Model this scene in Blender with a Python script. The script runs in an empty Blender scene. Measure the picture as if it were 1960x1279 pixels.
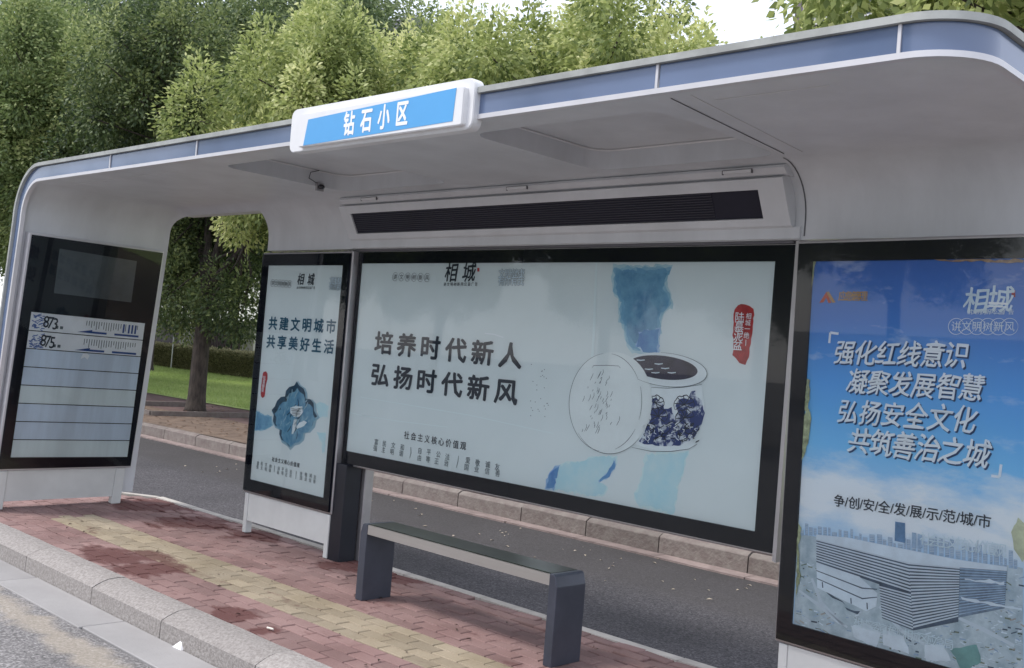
import bpy, bmesh, math, random
import numpy as np
from mathutils import Vector, Matrix
from mathutils.geometry import tessellate_polygon
R = math.radians
random.seed(7); rng = np.random.default_rng(7)
S = bpy.context.scene
COL = S.collection

# ------------------------------------------------------------ camera
F, YAW, PITCH, ROLL, CH = 2027.73, -0.7705, 0.0215, 0.0810, 1.6512
PW, PH = 1960.0, 1279.0
fw = Vector((math.sin(YAW)*math.cos(PITCH), math.cos(YAW)*math.cos(PITCH), math.sin(PITCH)))
r0 = Vector((math.cos(YAW), -math.sin(YAW), 0)); u0 = r0.cross(fw)
cr = r0*math.cos(ROLL)+u0*math.sin(ROLL); cu = -r0*math.sin(ROLL)+u0*math.cos(ROLL)
EYE = Vector((0, 0, CH))
cam = bpy.data.cameras.new('camera'); camo = bpy.data.objects.new('camera', cam); COL.objects.link(camo)
camo.matrix_world = Matrix(((cr.x, cu.x, -fw.x, 0), (cr.y, cu.y, -fw.y, 0), (cr.z, cu.z, -fw.z, CH), (0, 0, 0, 1)))
cam.sensor_width = 36; cam.lens = F/PW*36; cam.clip_start = .05; cam.clip_end = 3000
S.camera = camo

def ray(x, y): return fw + cr*((x-PW/2)/F) - cu*((y-PH/2)/F)
def hit(x, y, p0, n):
    d = ray(x, y); t = (Vector(p0)-EYE).dot(n)/d.dot(n); return EYE+d*t
def gnd(x, y, z=0.0): return hit(x, y, (0, 0, z), Vector((0, 0, 1)))
def project(p):
    d = Vector(p)-EYE; z = d.dot(fw); return (PW/2+F*d.dot(cr)/z, PH/2-F*d.dot(cu)/z, z)

# ------------------------------------------------------------ light
S.view_settings.view_transform = 'Standard'; S.view_settings.look = 'None'
S.view_settings.gamma = 1; S.view_settings.use_curve_mapping = False
S.view_settings.exposure = 0.95
SUN_EL, SUN_AZ = R(58), R(215)          # azimuth clockwise from +Y
W = bpy.data.worlds.new('World'); S.world = W; W.use_nodes = True
wn, wl = W.node_tree.nodes, W.node_tree.links; wn.clear()
sky = wn.new('ShaderNodeTexSky'); sky.sky_type = 'NISHITA'; sky.sun_disc = False
sky.sun_elevation = SUN_EL; sky.sun_rotation = SUN_AZ
b1 = wn.new('ShaderNodeBackground'); b1.inputs[1].default_value = 0.05; wl.new(sky.outputs[0], b1.inputs[0])
b2 = wn.new('ShaderNodeBackground'); b2.inputs[0].default_value = (.80, .81, .90, 1); b2.inputs[1].default_value = 0.70
ad = wn.new('ShaderNodeAddShader'); wo = wn.new('ShaderNodeOutputWorld')
wl.new(b1.outputs[0], ad.inputs[0]); wl.new(b2.outputs[0], ad.inputs[1]); wl.new(ad.outputs[0], wo.inputs[0])
sl = bpy.data.lights.new('sun', 'SUN'); sl.energy = 1.5; sl.angle = R(14); sl.color = (1, .96, .9)
so = bpy.data.objects.new('sun', sl); COL.objects.link(so)
sd = Vector((math.sin(SUN_AZ)*math.cos(SUN_EL), math.cos(SUN_AZ)*math.cos(SUN_EL), math.sin(SUN_EL)))
so.rotation_euler = sd.to_track_quat('Z', 'Y').to_euler(); so.location = (0, 0, 20)
S.cycles.max_bounces = 8; S.cycles.transparent_max_bounces = 12
S.cycles.diffuse_bounces = 4; S.cycles.use_denoising = True

# ------------------------------------------------------------ materials
MATS = {}
def srgb(r, g, b):
    f = lambda c: ((c/255+.055)/1.055)**2.4 if c > 10 else c/255/12.92
    return (f(r), f(g), f(b))
def mat(name, col, rough=.6, metal=0, var=0, vscale=4, bump=0, bscale=60, tone=None, coat=0, col2=None, trans=0, detail=4, spec=.5, stretch=None):
    """procedural paint: base colour, two scales of noise in colour, fine bump; tone = (amount) of attribute driven value change"""
    if name in MATS: return MATS[name]
    m = bpy.data.materials.new(name); m.use_nodes = True; MATS[name] = m
    n, l = m.node_tree.nodes, m.node_tree.links; b = n['Principled BSDF']
    b.inputs['Roughness'].default_value = rough; b.inputs['Metallic'].default_value = metal
    b.inputs['Specular IOR Level'].default_value = spec
    if coat: b.inputs['Coat Weight'].default_value = coat; b.inputs['Coat Roughness'].default_value = .05
    geo = n.new('ShaderNodeNewGeometry'); src = geo.outputs['Position']
    if stretch:
        mp = n.new('ShaderNodeMapping'); mp.inputs['Scale'].default_value = stretch; l.new(src, mp.inputs[0]); src = mp.outputs[0]
    c = None
    if var or col2:
        nz = n.new('ShaderNodeTexNoise'); nz.inputs['Scale'].default_value = vscale; nz.inputs['Detail'].default_value = detail
        nz.inputs['Roughness'].default_value = .65
        l.new(src, nz.inputs['Vector'])
        mx = n.new('ShaderNodeMix'); mx.data_type = 'RGBA'
        a = col2 if col2 else tuple(max(0, x*(1-var)) for x in col)
        bb = col if col2 else tuple(min(1, x*(1+var)) for x in col)
        rp = n.new('ShaderNodeMapRange'); rp.inputs[1].default_value = .35; rp.inputs[2].default_value = .65
        l.new(nz.outputs[0], rp.inputs[0]); l.new(rp.outputs[0], mx.inputs[0])
        mx.inputs[6].default_value = (*a, 1); mx.inputs[7].default_value = (*bb, 1); c = mx.outputs[2]
    if tone:
        at = n.new('ShaderNodeAttribute'); at.attribute_name = 'tone'
        hs = n.new('ShaderNodeHueSaturation')
        mr = n.new('ShaderNodeMapRange'); mr.inputs[3].default_value = 1-tone; mr.inputs[4].default_value = 1+tone
        l.new(at.outputs['Fac'], mr.inputs[0]); l.new(mr.outputs[0], hs.inputs['Value'])
        if c: l.new(c, hs.inputs['Color'])
        else: hs.inputs['Color'].default_value = (*col, 1)
        c = hs.outputs[0]
    if c: l.new(c, b.inputs['Base Color'])
    else: b.inputs['Base Color'].default_value = (*col, 1)
    if bump:
        nb = n.new('ShaderNodeTexNoise'); nb.inputs['Scale'].default_value = bscale; nb.inputs['Detail'].default_value = 3
        l.new(src, nb.inputs['Vector'])
        bp = n.new('ShaderNodeBump'); bp.inputs['Strength'].default_value = bump; bp.inputs['Distance'].default_value = .01
        l.new(nb.outputs[0], bp.inputs['Height']); l.new(bp.outputs[0], b.inputs['Normal'])
    m['cout'] = 1
    return m

def asphalt_mat(name, base, light, stain=False, far=False):
    m = bpy.data.materials.new(name); m.use_nodes = True; n, l = m.node_tree.nodes, m.node_tree.links; b = n['Principled BSDF']
    b.inputs['Roughness'].default_value = .85
    geo = n.new('ShaderNodeNewGeometry'); P = geo.outputs['Position']
    v = n.new('ShaderNodeTexVoronoi'); v.inputs['Scale'].default_value = 95; l.new(P, v.inputs['Vector'])
    v2 = n.new('ShaderNodeTexNoise'); v2.inputs['Scale'].default_value = 55; v2.inputs['Detail'].default_value = 6; v2.inputs['Roughness'].default_value=.8; l.new(P, v2.inputs['Vector'])
    big = n.new('ShaderNodeTexNoise'); big.inputs['Scale'].default_value = .9; big.inputs['Detail'].default_value = 5; l.new(P, big.inputs['Vector'])
    r1 = n.new('ShaderNodeMapRange'); r1.inputs[1].default_value = .42; r1.inputs[2].default_value = .64; l.new(v2.outputs[0], r1.inputs[0])
    mx = n.new('ShaderNodeMix'); mx.data_type = 'RGBA'; mx.inputs[6].default_value = (*base, 1); mx.inputs[7].default_value = (*light, 1)
    l.new(r1.outputs[0], mx.inputs[0])
    hv = n.new('ShaderNodeSeparateColor'); l.new(v.outputs['Color'], hv.inputs[0])
    r2 = n.new('ShaderNodeMapRange'); r2.inputs[3].default_value = .62; r2.inputs[4].default_value = 1.4; l.new(hv.outputs[0], r2.inputs[0])
    r3 = n.new('ShaderNodeMapRange'); r3.inputs[1].default_value=.3; r3.inputs[2].default_value=.7; r3.inputs[3].default_value = .72; r3.inputs[4].default_value = 1.22; l.new(big.outputs[0], r3.inputs[0])
    mm = n.new('ShaderNodeMath'); mm.operation = 'MULTIPLY'; l.new(r2.outputs[0], mm.inputs[0]); l.new(r3.outputs[0], mm.inputs[1])
    hs = n.new('ShaderNodeHueSaturation'); l.new(mx.outputs[2], hs.inputs['Color']); l.new(mm.outputs[0], hs.inputs['Value'])
    out = hs.outputs[0]
    if stain:   # dried silt washed along the gutter edge: worn band of its own shape
        sp = n.new('ShaderNodeSeparateXYZ'); l.new(P, sp.inputs[0])
        wn_ = n.new('ShaderNodeTexNoise'); wn_.inputs['Scale'].default_value = 5; wn_.inputs['Detail'].default_value = 6; l.new(P, wn_.inputs['Vector'])
        a = n.new('ShaderNodeMath'); a.operation = 'MULTIPLY_ADD'; l.new(wn_.outputs[0], a.inputs[0]); a.inputs[1].default_value = .35; a.inputs[2].default_value = -.175
        a2 = n.new('ShaderNodeMath'); l.new(sp.outputs[1], a2.inputs[0]); l.new(a.outputs[0], a2.inputs[1])
        a3 = n.new('ShaderNodeMath'); a3.operation = 'SUBTRACT'; l.new(a2.outputs[0], a3.inputs[0]); a3.inputs[1].default_value = 2.66
        a4 = n.new('ShaderNodeMath'); a4.operation = 'ABSOLUTE'; l.new(a3.outputs[0], a4.inputs[0])
        r = n.new('ShaderNodeMapRange'); r.inputs[1].default_value = .05; r.inputs[2].default_value = .15; r.inputs[3].default_value = .5; r.inputs[4].default_value = 0; l.new(a4.outputs[0], r.inputs[0])
        m2 = n.new('ShaderNodeMix'); m2.data_type = 'RGBA'; l.new(r.outputs[0], m2.inputs[0]); l.new(out, m2.inputs[6]); m2.inputs[7].default_value = (.42, .36, .28, 1)
        out = m2.outputs[2]
    if far:   # darker strip along the far kerb: shade painted into the asphalt colour
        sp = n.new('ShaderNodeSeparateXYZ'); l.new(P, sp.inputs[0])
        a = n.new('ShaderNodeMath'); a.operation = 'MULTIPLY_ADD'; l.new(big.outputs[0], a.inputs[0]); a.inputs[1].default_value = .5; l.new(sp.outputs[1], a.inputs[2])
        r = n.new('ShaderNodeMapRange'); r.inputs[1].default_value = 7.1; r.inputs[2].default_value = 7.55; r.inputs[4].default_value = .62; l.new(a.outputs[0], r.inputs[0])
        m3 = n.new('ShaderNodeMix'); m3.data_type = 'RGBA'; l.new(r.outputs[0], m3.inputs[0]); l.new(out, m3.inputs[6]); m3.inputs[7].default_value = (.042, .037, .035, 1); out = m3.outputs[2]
    l.new(out, b.inputs['Base Color'])
    bp = n.new('ShaderNodeBump'); bp.inputs['Strength'].default_value = .6; bp.inputs['Distance'].default_value = .006
    l.new(v2.outputs[0], bp.inputs['Height']); l.new(bp.outputs[0], b.inputs['Normal'])
    return m

def brick_mat(name, col, col2):
    """fired paver: per-brick tone, grain, and dark wet-looking mineral stains of their own shape"""
    m = bpy.data.materials.new(name); m.use_nodes = True; n, l = m.node_tree.nodes, m.node_tree.links; b = n['Principled BSDF']
    b.inputs['Roughness'].default_value = .82
    geo = n.new('ShaderNodeNewGeometry'); P = geo.outputs['Position']
    at = n.new('ShaderNodeAttribute'); at.attribute_name = 'tone'
    nz = n.new('ShaderNodeTexNoise'); nz.inputs['Scale'].default_value = 2.3; nz.inputs['Detail'].default_value = 8; l.new(P, nz.inputs['Vector'])
    mx = n.new('ShaderNodeMix'); mx.data_type = 'RGBA'; mx.inputs[6].default_value = (*col, 1); mx.inputs[7].default_value = (*col2, 1)
    rr = n.new('ShaderNodeMapRange'); rr.inputs[1].default_value = .35; rr.inputs[2].default_value = .65; l.new(nz.outputs[0], rr.inputs[0]); l.new(rr.outputs[0], mx.inputs[0])
    g = n.new('ShaderNodeTexNoise'); g.inputs['Scale'].default_value = 90; g.inputs['Detail'].default_value = 4; l.new(P, g.inputs['Vector'])
    gr = n.new('ShaderNodeMapRange'); gr.inputs[3].default_value = .8; gr.inputs[4].default_value = 1.2; l.new(g.outputs[0], gr.inputs[0])
    tr = n.new('ShaderNodeMapRange'); tr.inputs[3].default_value = .84; tr.inputs[4].default_value = 1.14; l.new(at.outputs['Fac'], tr.inputs[0])
    mu = n.new('ShaderNodeMath'); mu.operation = 'MULTIPLY'; l.new(gr.outputs[0], mu.inputs[0]); l.new(tr.outputs[0], mu.inputs[1])
    hs = n.new('ShaderNodeHueSaturation'); l.new(mx.outputs[2], hs.inputs['Color']); l.new(mu.outputs[0], hs.inputs['Value'])
    # stains
    sn = n.new('ShaderNodeTexNoise'); sn.inputs['Scale'].default_value = 1.7; sn.inputs['Detail'].default_value = 5; sn.inputs['Roughness'].default_value = .7
    mp = n.new('ShaderNodeMapping'); mp.inputs['Location'].default_value = (3.1, 1.7, 0); mp.inputs['Scale'].default_value = (1, 2.2, 1); l.new(P, mp.inputs[0]); l.new(mp.outputs[0], sn.inputs['Vector'])
    acc = None
    for (cx, cy, rad) in [(-7.25, 3.56, .36), (-6.75, 3.62, .28), (-5.45, 3.50, .22), (-9.2, 5.0, .5), (-8.3, 4.8, .42), (-6.3, 5.0, .3), (-5.8, 5.05, .25), (-7.6, 5.0, .3), (-5.1, 3.45, .12)]:
        d = n.new('ShaderNodeVectorMath'); d.operation = 'DISTANCE'; l.new(P, d.inputs[0]); d.inputs[1].default_value = (cx, cy, 0)
        q = n.new('ShaderNodeMapRange'); q.inputs[1].default_value = rad*.3; q.inputs[2].default_value = rad*1.3; q.inputs[3].default_value = .34; q.inputs[4].default_value = 0; l.new(d.outputs['Value'], q.inputs[0])
        if acc is None: acc = q.outputs[0]
        else:
            mxm = n.new('ShaderNodeMath'); mxm.operation = 'MAXIMUM'; l.new(acc, mxm.inputs[0]); l.new(q.outputs[0], mxm.inputs[1]); acc = mxm.outputs[0]
    su = n.new('ShaderNodeMath'); l.new(sn.outputs[0], su.inputs[0]); l.new(acc, su.inputs[1])
    st = n.new('ShaderNodeMapRange'); st.inputs[1].default_value = .61; st.inputs[2].default_value = .70; st.inputs[4].default_value = .86; l.new(su.outputs[0], st.inputs[0])
    m2 = n.new('ShaderNodeMix'); m2.data_type = 'RGBA'; l.new(st.outputs[0], m2.inputs[0]); l.new(hs.outputs[0], m2.inputs[6]); m2.inputs[7].default_value = (.095, .030, .026, 1)
    l.new(m2.outputs[2], b.inputs['Base Color'])
    bp = n.new('ShaderNodeBump'); bp.inputs['Strength'].default_value = .5; bp.inputs['Distance'].default_value = .004; l.new(g.outputs[0], bp.inputs['Height']); l.new(bp.outputs[0], b.inputs['Normal'])
    return m

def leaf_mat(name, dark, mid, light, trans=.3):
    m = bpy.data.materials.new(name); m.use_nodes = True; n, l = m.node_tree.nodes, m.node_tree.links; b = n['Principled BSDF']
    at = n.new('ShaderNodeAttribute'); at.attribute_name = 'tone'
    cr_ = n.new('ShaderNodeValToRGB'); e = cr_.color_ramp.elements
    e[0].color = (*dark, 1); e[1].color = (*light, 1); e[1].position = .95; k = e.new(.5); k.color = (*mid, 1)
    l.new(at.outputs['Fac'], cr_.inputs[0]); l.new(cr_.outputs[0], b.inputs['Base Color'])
    b.inputs['Roughness'].default_value = .5; b.inputs['Specular IOR Level'].default_value = .35
    t = n.new('ShaderNodeBsdfTranslucent'); l.new(cr_.outputs[0], t.inputs[0])
    mx = n.new('ShaderNodeMixShader'); mx.inputs[0].default_value = trans
    l.new(b.outputs[0], mx.inputs[1]); l.new(t.outputs[0], mx.inputs[2]); l.new(mx.outputs[0], n['Material Output'].inputs[0])
    return m

def glass_mat(name, tint=(1, 1, 1), refl=1.0, rough=.02):
    m = bpy.data.materials.new(name); m.use_nodes = True; n, l = m.node_tree.nodes, m.node_tree.links; n.remove(n['Principled BSDF'])
    t = n.new('ShaderNodeBsdfTransparent'); t.inputs[0].default_value = (*tint, 1)
    g = n.new('ShaderNodeBsdfGlossy'); g.inputs['Roughness'].default_value = rough; g.inputs[0].default_value = (refl, refl, refl, 1)
    f = n.new('ShaderNodeFresnel'); f.inputs[0].default_value = 1.45
    mx = n.new('ShaderNodeMixShader'); l.new(f.outputs[0], mx.inputs[0]); l.new(t.outputs[0], mx.inputs[1]); l.new(g.outputs[0], mx.inputs[2])
    l.new(mx.outputs[0], n['Material Output'].inputs[0])
    return m

M_white = mat('white_painted_metal', (.62, .62, .60), .42, 0, .05, 1.5, .05, 30)
M_shell = mat('canopy_light_grey_paint', (.57, .585, .60), .38, 0, .07, 2.2, .03, 8, detail=7, stretch=(1.3, 1.3, .35))
M_trim = mat('light_trim_metal', (.60, .59, .60), .35, .2, .06, 3)
M_rooftrim = mat('weathered_roof_trim', (.34, .35, .33), .55, .1, .18, 5)
M_black = mat('black_glass_border', (.006, .008, .014), .2, 0, spec=.25)
M_alu = mat('brushed_aluminium_edge', (.42, .41, .42), .35, .7, .08, 6)
M_dark = mat('dark_post_metal', (.012, .014, .022), .4, .2, .1, 5)
M_bench = mat('bench_navy_grey_metal', (.050, .056, .076), .38, .2, .10, 6, .04, 40)
M_seat = mat('bench_dark_green_slab', (.012, .018, .013), .3, 0, .5, 9, spec=.3)
M_steel = mat('bench_brushed_steel', (.44, .42, .40), .38, .75, .06, 3, stretch=(.3, 6, 6))
M_skirt = mat('skirt_off_white', (.58, .59, .57), .45, 0, .07, 2.2)
M_kerb = mat('granite_kerb', (.37, .345, .325), .9, 0, 0, 55, .55, 80, tone=.10, col2=(.22, .198, .185), detail=8)
M_kerb2 = mat('far_kerb_stone', (.21, .185, .165), .9, 0, 0, 9, .8, 35, tone=.14, col2=(.15, .12, .11), detail=8)
M_gutter = mat('gutter_concrete', (.29, .28, .275), .8, 0, .09, 1.6, .2, 60, tone=.06)
M_edge = mat('pale_edging_stone', (.43, .40, .36), .85, 0, .14, 5, .4, 50, tone=.1)
M_soil = mat('pavement_bed_soil', (.04, .026, .022), .95, 0, .3, 12)
M_farpave = mat('far_pavement_brick', (.16, .10, .09), .9, 0, .25, 3, .5, 25, tone=.15)
M_farsoil = mat('leaf_littered_soil', (.10, .068, .05), .95, 0, 0, 5, .8, 30, col2=(.20, .14, .10), detail=8)
M_lawn = mat('lawn_ground', (.42, .50, .19), .9, 0, 0, 2.5, .8, 30, col2=(.32, .42, .14), detail=8)
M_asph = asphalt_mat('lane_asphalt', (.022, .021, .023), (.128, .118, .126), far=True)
M_asph2 = asphalt_mat('street_asphalt', (.115, .11, .108), (.32, .305, .30), True)
M_red = brick_mat('red_paver', (.200, .118, .108), (.26, .165, .152))
M_yel = brick_mat('yellow_paver', (.265, .215, .145), (.33, .275, .20))
M_glass = glass_mat('lightbox_glass', (.97, .99, .98), .7)
M_pane = mat('window_glass_dark', (.05, .06, .07), .08, 0)
M_bark = mat('camphor_bark', (.085, .068, .056), .95, 0, 0, 14, 1.6, 22, col2=(.032, .026, .022), stretch=(1.4, 1.4, .35), detail=8)
M_fencewall = mat('mauve_grey_fence_panel', (.13, .105, .12), .7, 0, .07, 2)
M_pillar = mat('pale_stone_pillar', (.50, .48, .43), .7, 0, .08, 3)
M_slat = mat('brown_fence_slat', (.10, .07, .07), .6, .2, .1, 4)
M_bldg = mat('pale_render_wall', (.60, .585, .60), .8, 0, .05, .5)
M_bldg2 = mat('grey_roof_cladding', (.17, .16, .20), .6, 0, .08, .6)
M_tower = mat('dark_brown_cladding', (.105, .08, .10), .6, 0, .08, .5)
M_leafA = leaf_mat('camphor_leaf', (.06, .10, .035), (.22, .29, .10), (.56, .60, .27), .38)
M_leafB = leaf_mat('spring_camphor_leaf', (.12, .17, .05), (.42, .48, .17), (.80, .80, .42), .42)
M_leafC = leaf_mat('less_lit_tree_leaf', (.045, .08, .038), (.165, .225, .10), (.46, .52, .26), .34)  # back row: weaker light put into the colour as a darker leaf
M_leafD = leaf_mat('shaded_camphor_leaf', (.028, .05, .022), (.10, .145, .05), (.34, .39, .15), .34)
M_hedge = leaf_mat('hedge_leaf', (.08, .085, .04), (.30, .29, .15), (.55, .50, .30), .3)
M_grass = leaf_mat('grass_blade', (.30, .40, .12), (.44, .55, .19), (.56, .64, .26), .4)

# ------------------------------------------------------------ object helpers
def mesh(name, V, Fc, smooth=False):
    me = bpy.data.meshes.new(name); me.from_pydata([tuple(v) for v in V], [], Fc); me.update()
    if smooth: me.polygons.foreach_set('use_smooth', [True]*len(me.polygons))
    return me
def obj(name, me, m=None, parent=None, loc=None):
    o = bpy.data.objects.new(name, me); COL.objects.link(o)
    if m is not None and not me.materials: me.materials.append(m)
    if parent is not None: o.parent = parent
    if loc is not None: o.location = loc
    return o
def root_loc(o):
    L = Vector((0, 0, 0))
    while o is not None: L += o.location; o = o.parent
    return L
def part(name, V, Fc, m, parent=None, smooth=False):
    """V in world coordinates"""
    L = root_loc(parent) if parent is not None else Vector((0, 0, 0))
    return obj(name, mesh(name, [Vector(v)-L for v in V], Fc, smooth), m, parent)
def tag(o, label=None, cat=None, group=None, kind=None):
    if label: o['label'] = label
    if cat: o['category'] = cat
    if group: o['group'] = group
    if kind: o['kind'] = kind
    return o
def empty(name, loc, label, cat, group=None):
    o = bpy.data.objects.new(name, None); COL.objects.link(o); o.location = loc; o.empty_display_size = .2
    return tag(o, label, cat, group)
BF = [(0, 3, 2, 1), (4, 5, 6, 7), (0, 1, 5, 4), (1, 2, 6, 5), (2, 3, 7, 6), (3, 0, 4, 7)]
def frame_box(o, u, v, n, a0, a1, b0, b1, c0, c1):
    """box in a frame: a along u, b along v, c along n"""
    return [o+u*a+v*b+n*c for c in (c0, c1) for a, b in ((a0, b0), (a1, b0), (a1, b1), (a0, b1))], BF
UX, UY, UZ = Vector((1, 0, 0)), Vector((0, 1, 0)), Vector((0, 0, 1)); O0 = Vector((0, 0, 0))
def box(x0, x1, y0, y1, z0, z1):
    return [Vector((x, y, z)) for z in (z0, z1) for x, y in ((x0, y0), (x1, y0), (x1, y1), (x0, y1))], BF
def join(*L):
    V, Fc = [], []
    for v, f in L:
        k = len(V); V += list(v); Fc += [tuple(i+k for i in q) for q in f]
    return V, Fc
def bevelled(name, V, Fc, m, parent, w=.006, seg=2):
    o = part(name, V, Fc, m, parent)
    bm = bmesh.new(); bm.from_mesh(o.data); bmesh.ops.remove_doubles(bm, verts=bm.verts, dist=1e-5)
    bmesh.ops.recalc_face_normals(bm, faces=bm.faces)
    bmesh.ops.bevel(bm, geom=list(bm.edges), offset=w, segments=seg, affect='EDGES', profile=.5)
    bm.to_mesh(o.data); bm.free()
    return o
def tube(pts, rad, sides=8, cap=True):
    V, Fc = [], []; pts = [Vector(q) for q in pts]; up = None
    for i, q in enumerate(pts):
        t = (pts[min(i+1, len(pts)-1)]-pts[max(i-1, 0)]).normalized()
        if up is None: up = t.orthogonal().normalized()
        a = (up-t*up.dot(t)).normalized(); up = a; b = t.cross(a)
        rr = rad[i] if isinstance(rad, (list, tuple)) else rad
        for k in range(sides):
            an = 2*math.pi*k/sides; V.append(q+(a*math.cos(an)+b*math.sin(an))*rr)
    for i in range(len(pts)-1):
        for k in range(sides):
            k2 = (k+1) % sides; Fc.append((i*sides+k, i*sides+k2, (i+1)*sides+k2, (i+1)*sides+k))
    if cap: Fc += [tuple(range(sides))[::-1], tuple((len(pts)-1)*sides+k for k in range(sides))]
    return V, Fc
def set_tone(me, vals):
    a = me.attributes.new('tone', 'FLOAT', 'POINT'); a.data.foreach_set('value', np.asarray(vals, dtype=np.float32))

# ------------------------------------------------------------ ground setting
Zr = -.145
def sheet(name, x0, x1, y0, y1, z, m, kind='structure'):
    o = part(name, *[[(x0, y0, z), (x1, y0, z), (x1, y1, z), (x0, y1, z)], [(0, 1, 2, 3)]], m); tag(o, kind=kind); return o
sheet('ground', -400, 400, -400, 400, -.30, mat('distant_ground', (.14, .13, .12), .9, 0, .2, .3))
sheet('street', -120, 60, -14, 2.84, Zr-.006, M_asph2)
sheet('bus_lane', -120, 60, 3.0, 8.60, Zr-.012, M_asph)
sheet('far_pavement', -120, 60, 8.62, 13.0, .03, M_farpave)
lawn = sheet('lawn', -120, 60, 12.6, 40, .045, M_lawn)
# earth strip along the kerb, broken into tree pits
def soil_strip():
    V, Fc = [], []; n = 160
    for i in range(n+1):
        x = -60+60*i/n
        V += [(x, 8.66, .05), (x, 10.6+.12*math.sin(x*1.7)+random.uniform(-.05, .05), .037)]
    Fc = [(2*i, 2*i+2, 2*i+3, 2*i+1) for i in range(n)]
    o = part('soil', V, Fc, M_farsoil); tag(o, kind='structure')
soil_strip()
# gutter slabs
gut = bpy.data.objects.new('gutter', None); COL.objects.link(gut); tag(gut, kind='structure')
x = -13.6; k = 0
while x < 1:
    L = 1.32 if k % 2 else 1.18
    dx = .05*random.uniform(-1, 1)
    V, Fc = box(x+.006, x+L-.006, 2.84+random.uniform(-.012, .012), 3.118, Zr-.10, Zr+random.uniform(0, .004))
    o = bevelled('gutter_slab', V, Fc, M_gutter, gut, .004, 1); set_tone(o.data, [random.random()]*len(o.data.vertices)); x += L; k += 1
# front kerb stones: bevelled chamfer profile
def kerb_stone(x0, x1, prof, m, parent, name, jitter=.004):
    nseg = 7; V = []; Fc = []; np_ = len(prof); t = random.random(); dz = random.uniform(-jitter, jitter)
    for i in range(nseg+1):
        xx = x0+(x1-x0)*i/nseg
        for j, (y, z) in enumerate(prof):
            w = random.uniform(-.0015, .0015) if 0 < j < np_-1 else 0
            V.append((xx, y+w*(j < np_-2), z+w*.7*(j < np_-2)+dz))
    for i in range(nseg):
        for j in range(np_-1): Fc.append((i*np_+j, i*np_+j+1, (i+1)*np_+j+1, (i+1)*np_+j))
    Fc += [tuple(range(np_))[::-1], tuple(nseg*np_+j for j in range(np_))]
    o = part(name, V, Fc, m, parent, True); set_tone(o.data, [t]*len(V)); o.data.set_sharp_from_angle(angle=R(24)); return o
kerb = bpy.data.objects.new('kerb', None); COL.objects.link(kerb); tag(kerb, kind='structure')
profF = [(3.352, -.2), (3.352, -.004), (3.347, .002), (3.29, .005), (3.235, .002), (3.19, -.012), (3.150, -.030), (3.126, -.044), (3.120, -.2)]
joints = [-7.65, -6.59, -5.68]
xs = [-7.65-1.03*i for i in range(6, 0, -1)]+joints+[-5.68+1.0*i for i in range(1, 8)]
for a, b in zip(xs[:-1], xs[1:]): kerb_stone(a+.004, b-.004, profF, M_kerb, kerb, 'kerb_stone')
# far kerb
fk = bpy.data.objects.new('far_kerb', None); COL.objects.link(fk); tag(fk, kind='structure')
profB = [(8.56, -.2), (8.563, .006), (8.568, .014), (8.615, .040), (8.63, .044), (8.70, .046), (8.70, -.2)][::-1]
x = -24.0
while x < 0:
    L = random.choice((.93, 1.0, 1.02)); kerb_stone(x+.007, x+L-.007, profB, M_kerb2, fk, 'kerb_stone', .007); x += L
fg = bpy.data.objects.new('far_gutter', None); COL.objects.link(fg); tag(fg, kind='structure')
M_pinkgut = mat('pinkish_gutter', (.25, .195, .18), .85, 0, .2, 5, .4, 40, tone=.1)
x = -24.0
while x < 0:
    V, Fc = box(x+.004, x+.996, 8.37+random.uniform(-.012, .012), 8.556, Zr-.08, Zr+.006)
    o = part('gutter_slab', V, Fc, M_pinkgut, fg); set_tone(o.data, [random.random()]*8); x += 1.0

# ------------------------------------------------------------ island paving
pave = part('pavement', *[[(-9.95, 3.35, -.035), (1.2, 3.35, -.035), (1.2, 5.1, -.035), (-9.55, 5.12, -.035), (-9.95, 4.9, -.035)], [(0, 1, 2, 3, 4)]], M_soil)
tag(pave, kind='structure')
bl, bw, gap = .2065, .1045, .0072
# back limit of the paving along X (island edge), tapering at the left end
BACK = [(-12.6, 3.40), (-11.3, 3.95), (-10.4, 4.55), (-9.95, 4.92), (-9.62, 5.12), (-8.3, 5.13), (1.4, 5.10)]
def backy(x):
    for (a, ya), (b, yb) in zip(BACK[:-1], BACK[1:]):
        if a <= x <= b: return ya+(yb-ya)*(x-a)/(b-a)
    return 5.1
V_, F_ = [], []
for a, ya in BACK: V_.append((a, ya, -.035))
V_ += [(1.4, 3.35, -.035), (-12.6, 3.35, -.035)]
pave.data.clear_geometry(); pave.data.from_pydata(V_, [], [tuple(range(len(V_)))[::-1]])
def brick_mesh(seed, tone, m):
    rr = random.Random(seed); j = lambda: rr.uniform(-.0016, .0016)
    a, b, h = (bl-gap)/2, (bw-gap-.003)/2, .034
    V = [(-a+j(), -b+j(), -h), (a+j(), -b+j(), -h), (a+j(), b+j(), -h), (-a+j(), b+j(), -h)]
    V += [(v[0], v[1], -.005) for v in V]
    V += [(v[0]*.965, v[1]*.93, 0) for v in V[:4]]
    Fc = [(0, 1, 5, 4), (1, 2, 6, 5), (2, 3, 7, 6), (3, 0, 4, 7), (4, 5, 9, 8), (5, 6, 10, 9), (6, 7, 11, 10), (7, 4, 8, 11), (8, 9, 10, 11)]
    me = mesh('brick', V, Fc); set_tone(me, [tone]*12); me.materials.append(m); return me
redm = [brick_mesh(i, i/11, M_red) for i in range(12)]; yelm = [brick_mesh(50+i, i/7, M_yel) for i in range(8)]
B = []
row = 0; y = 3.356+bw/2
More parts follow.
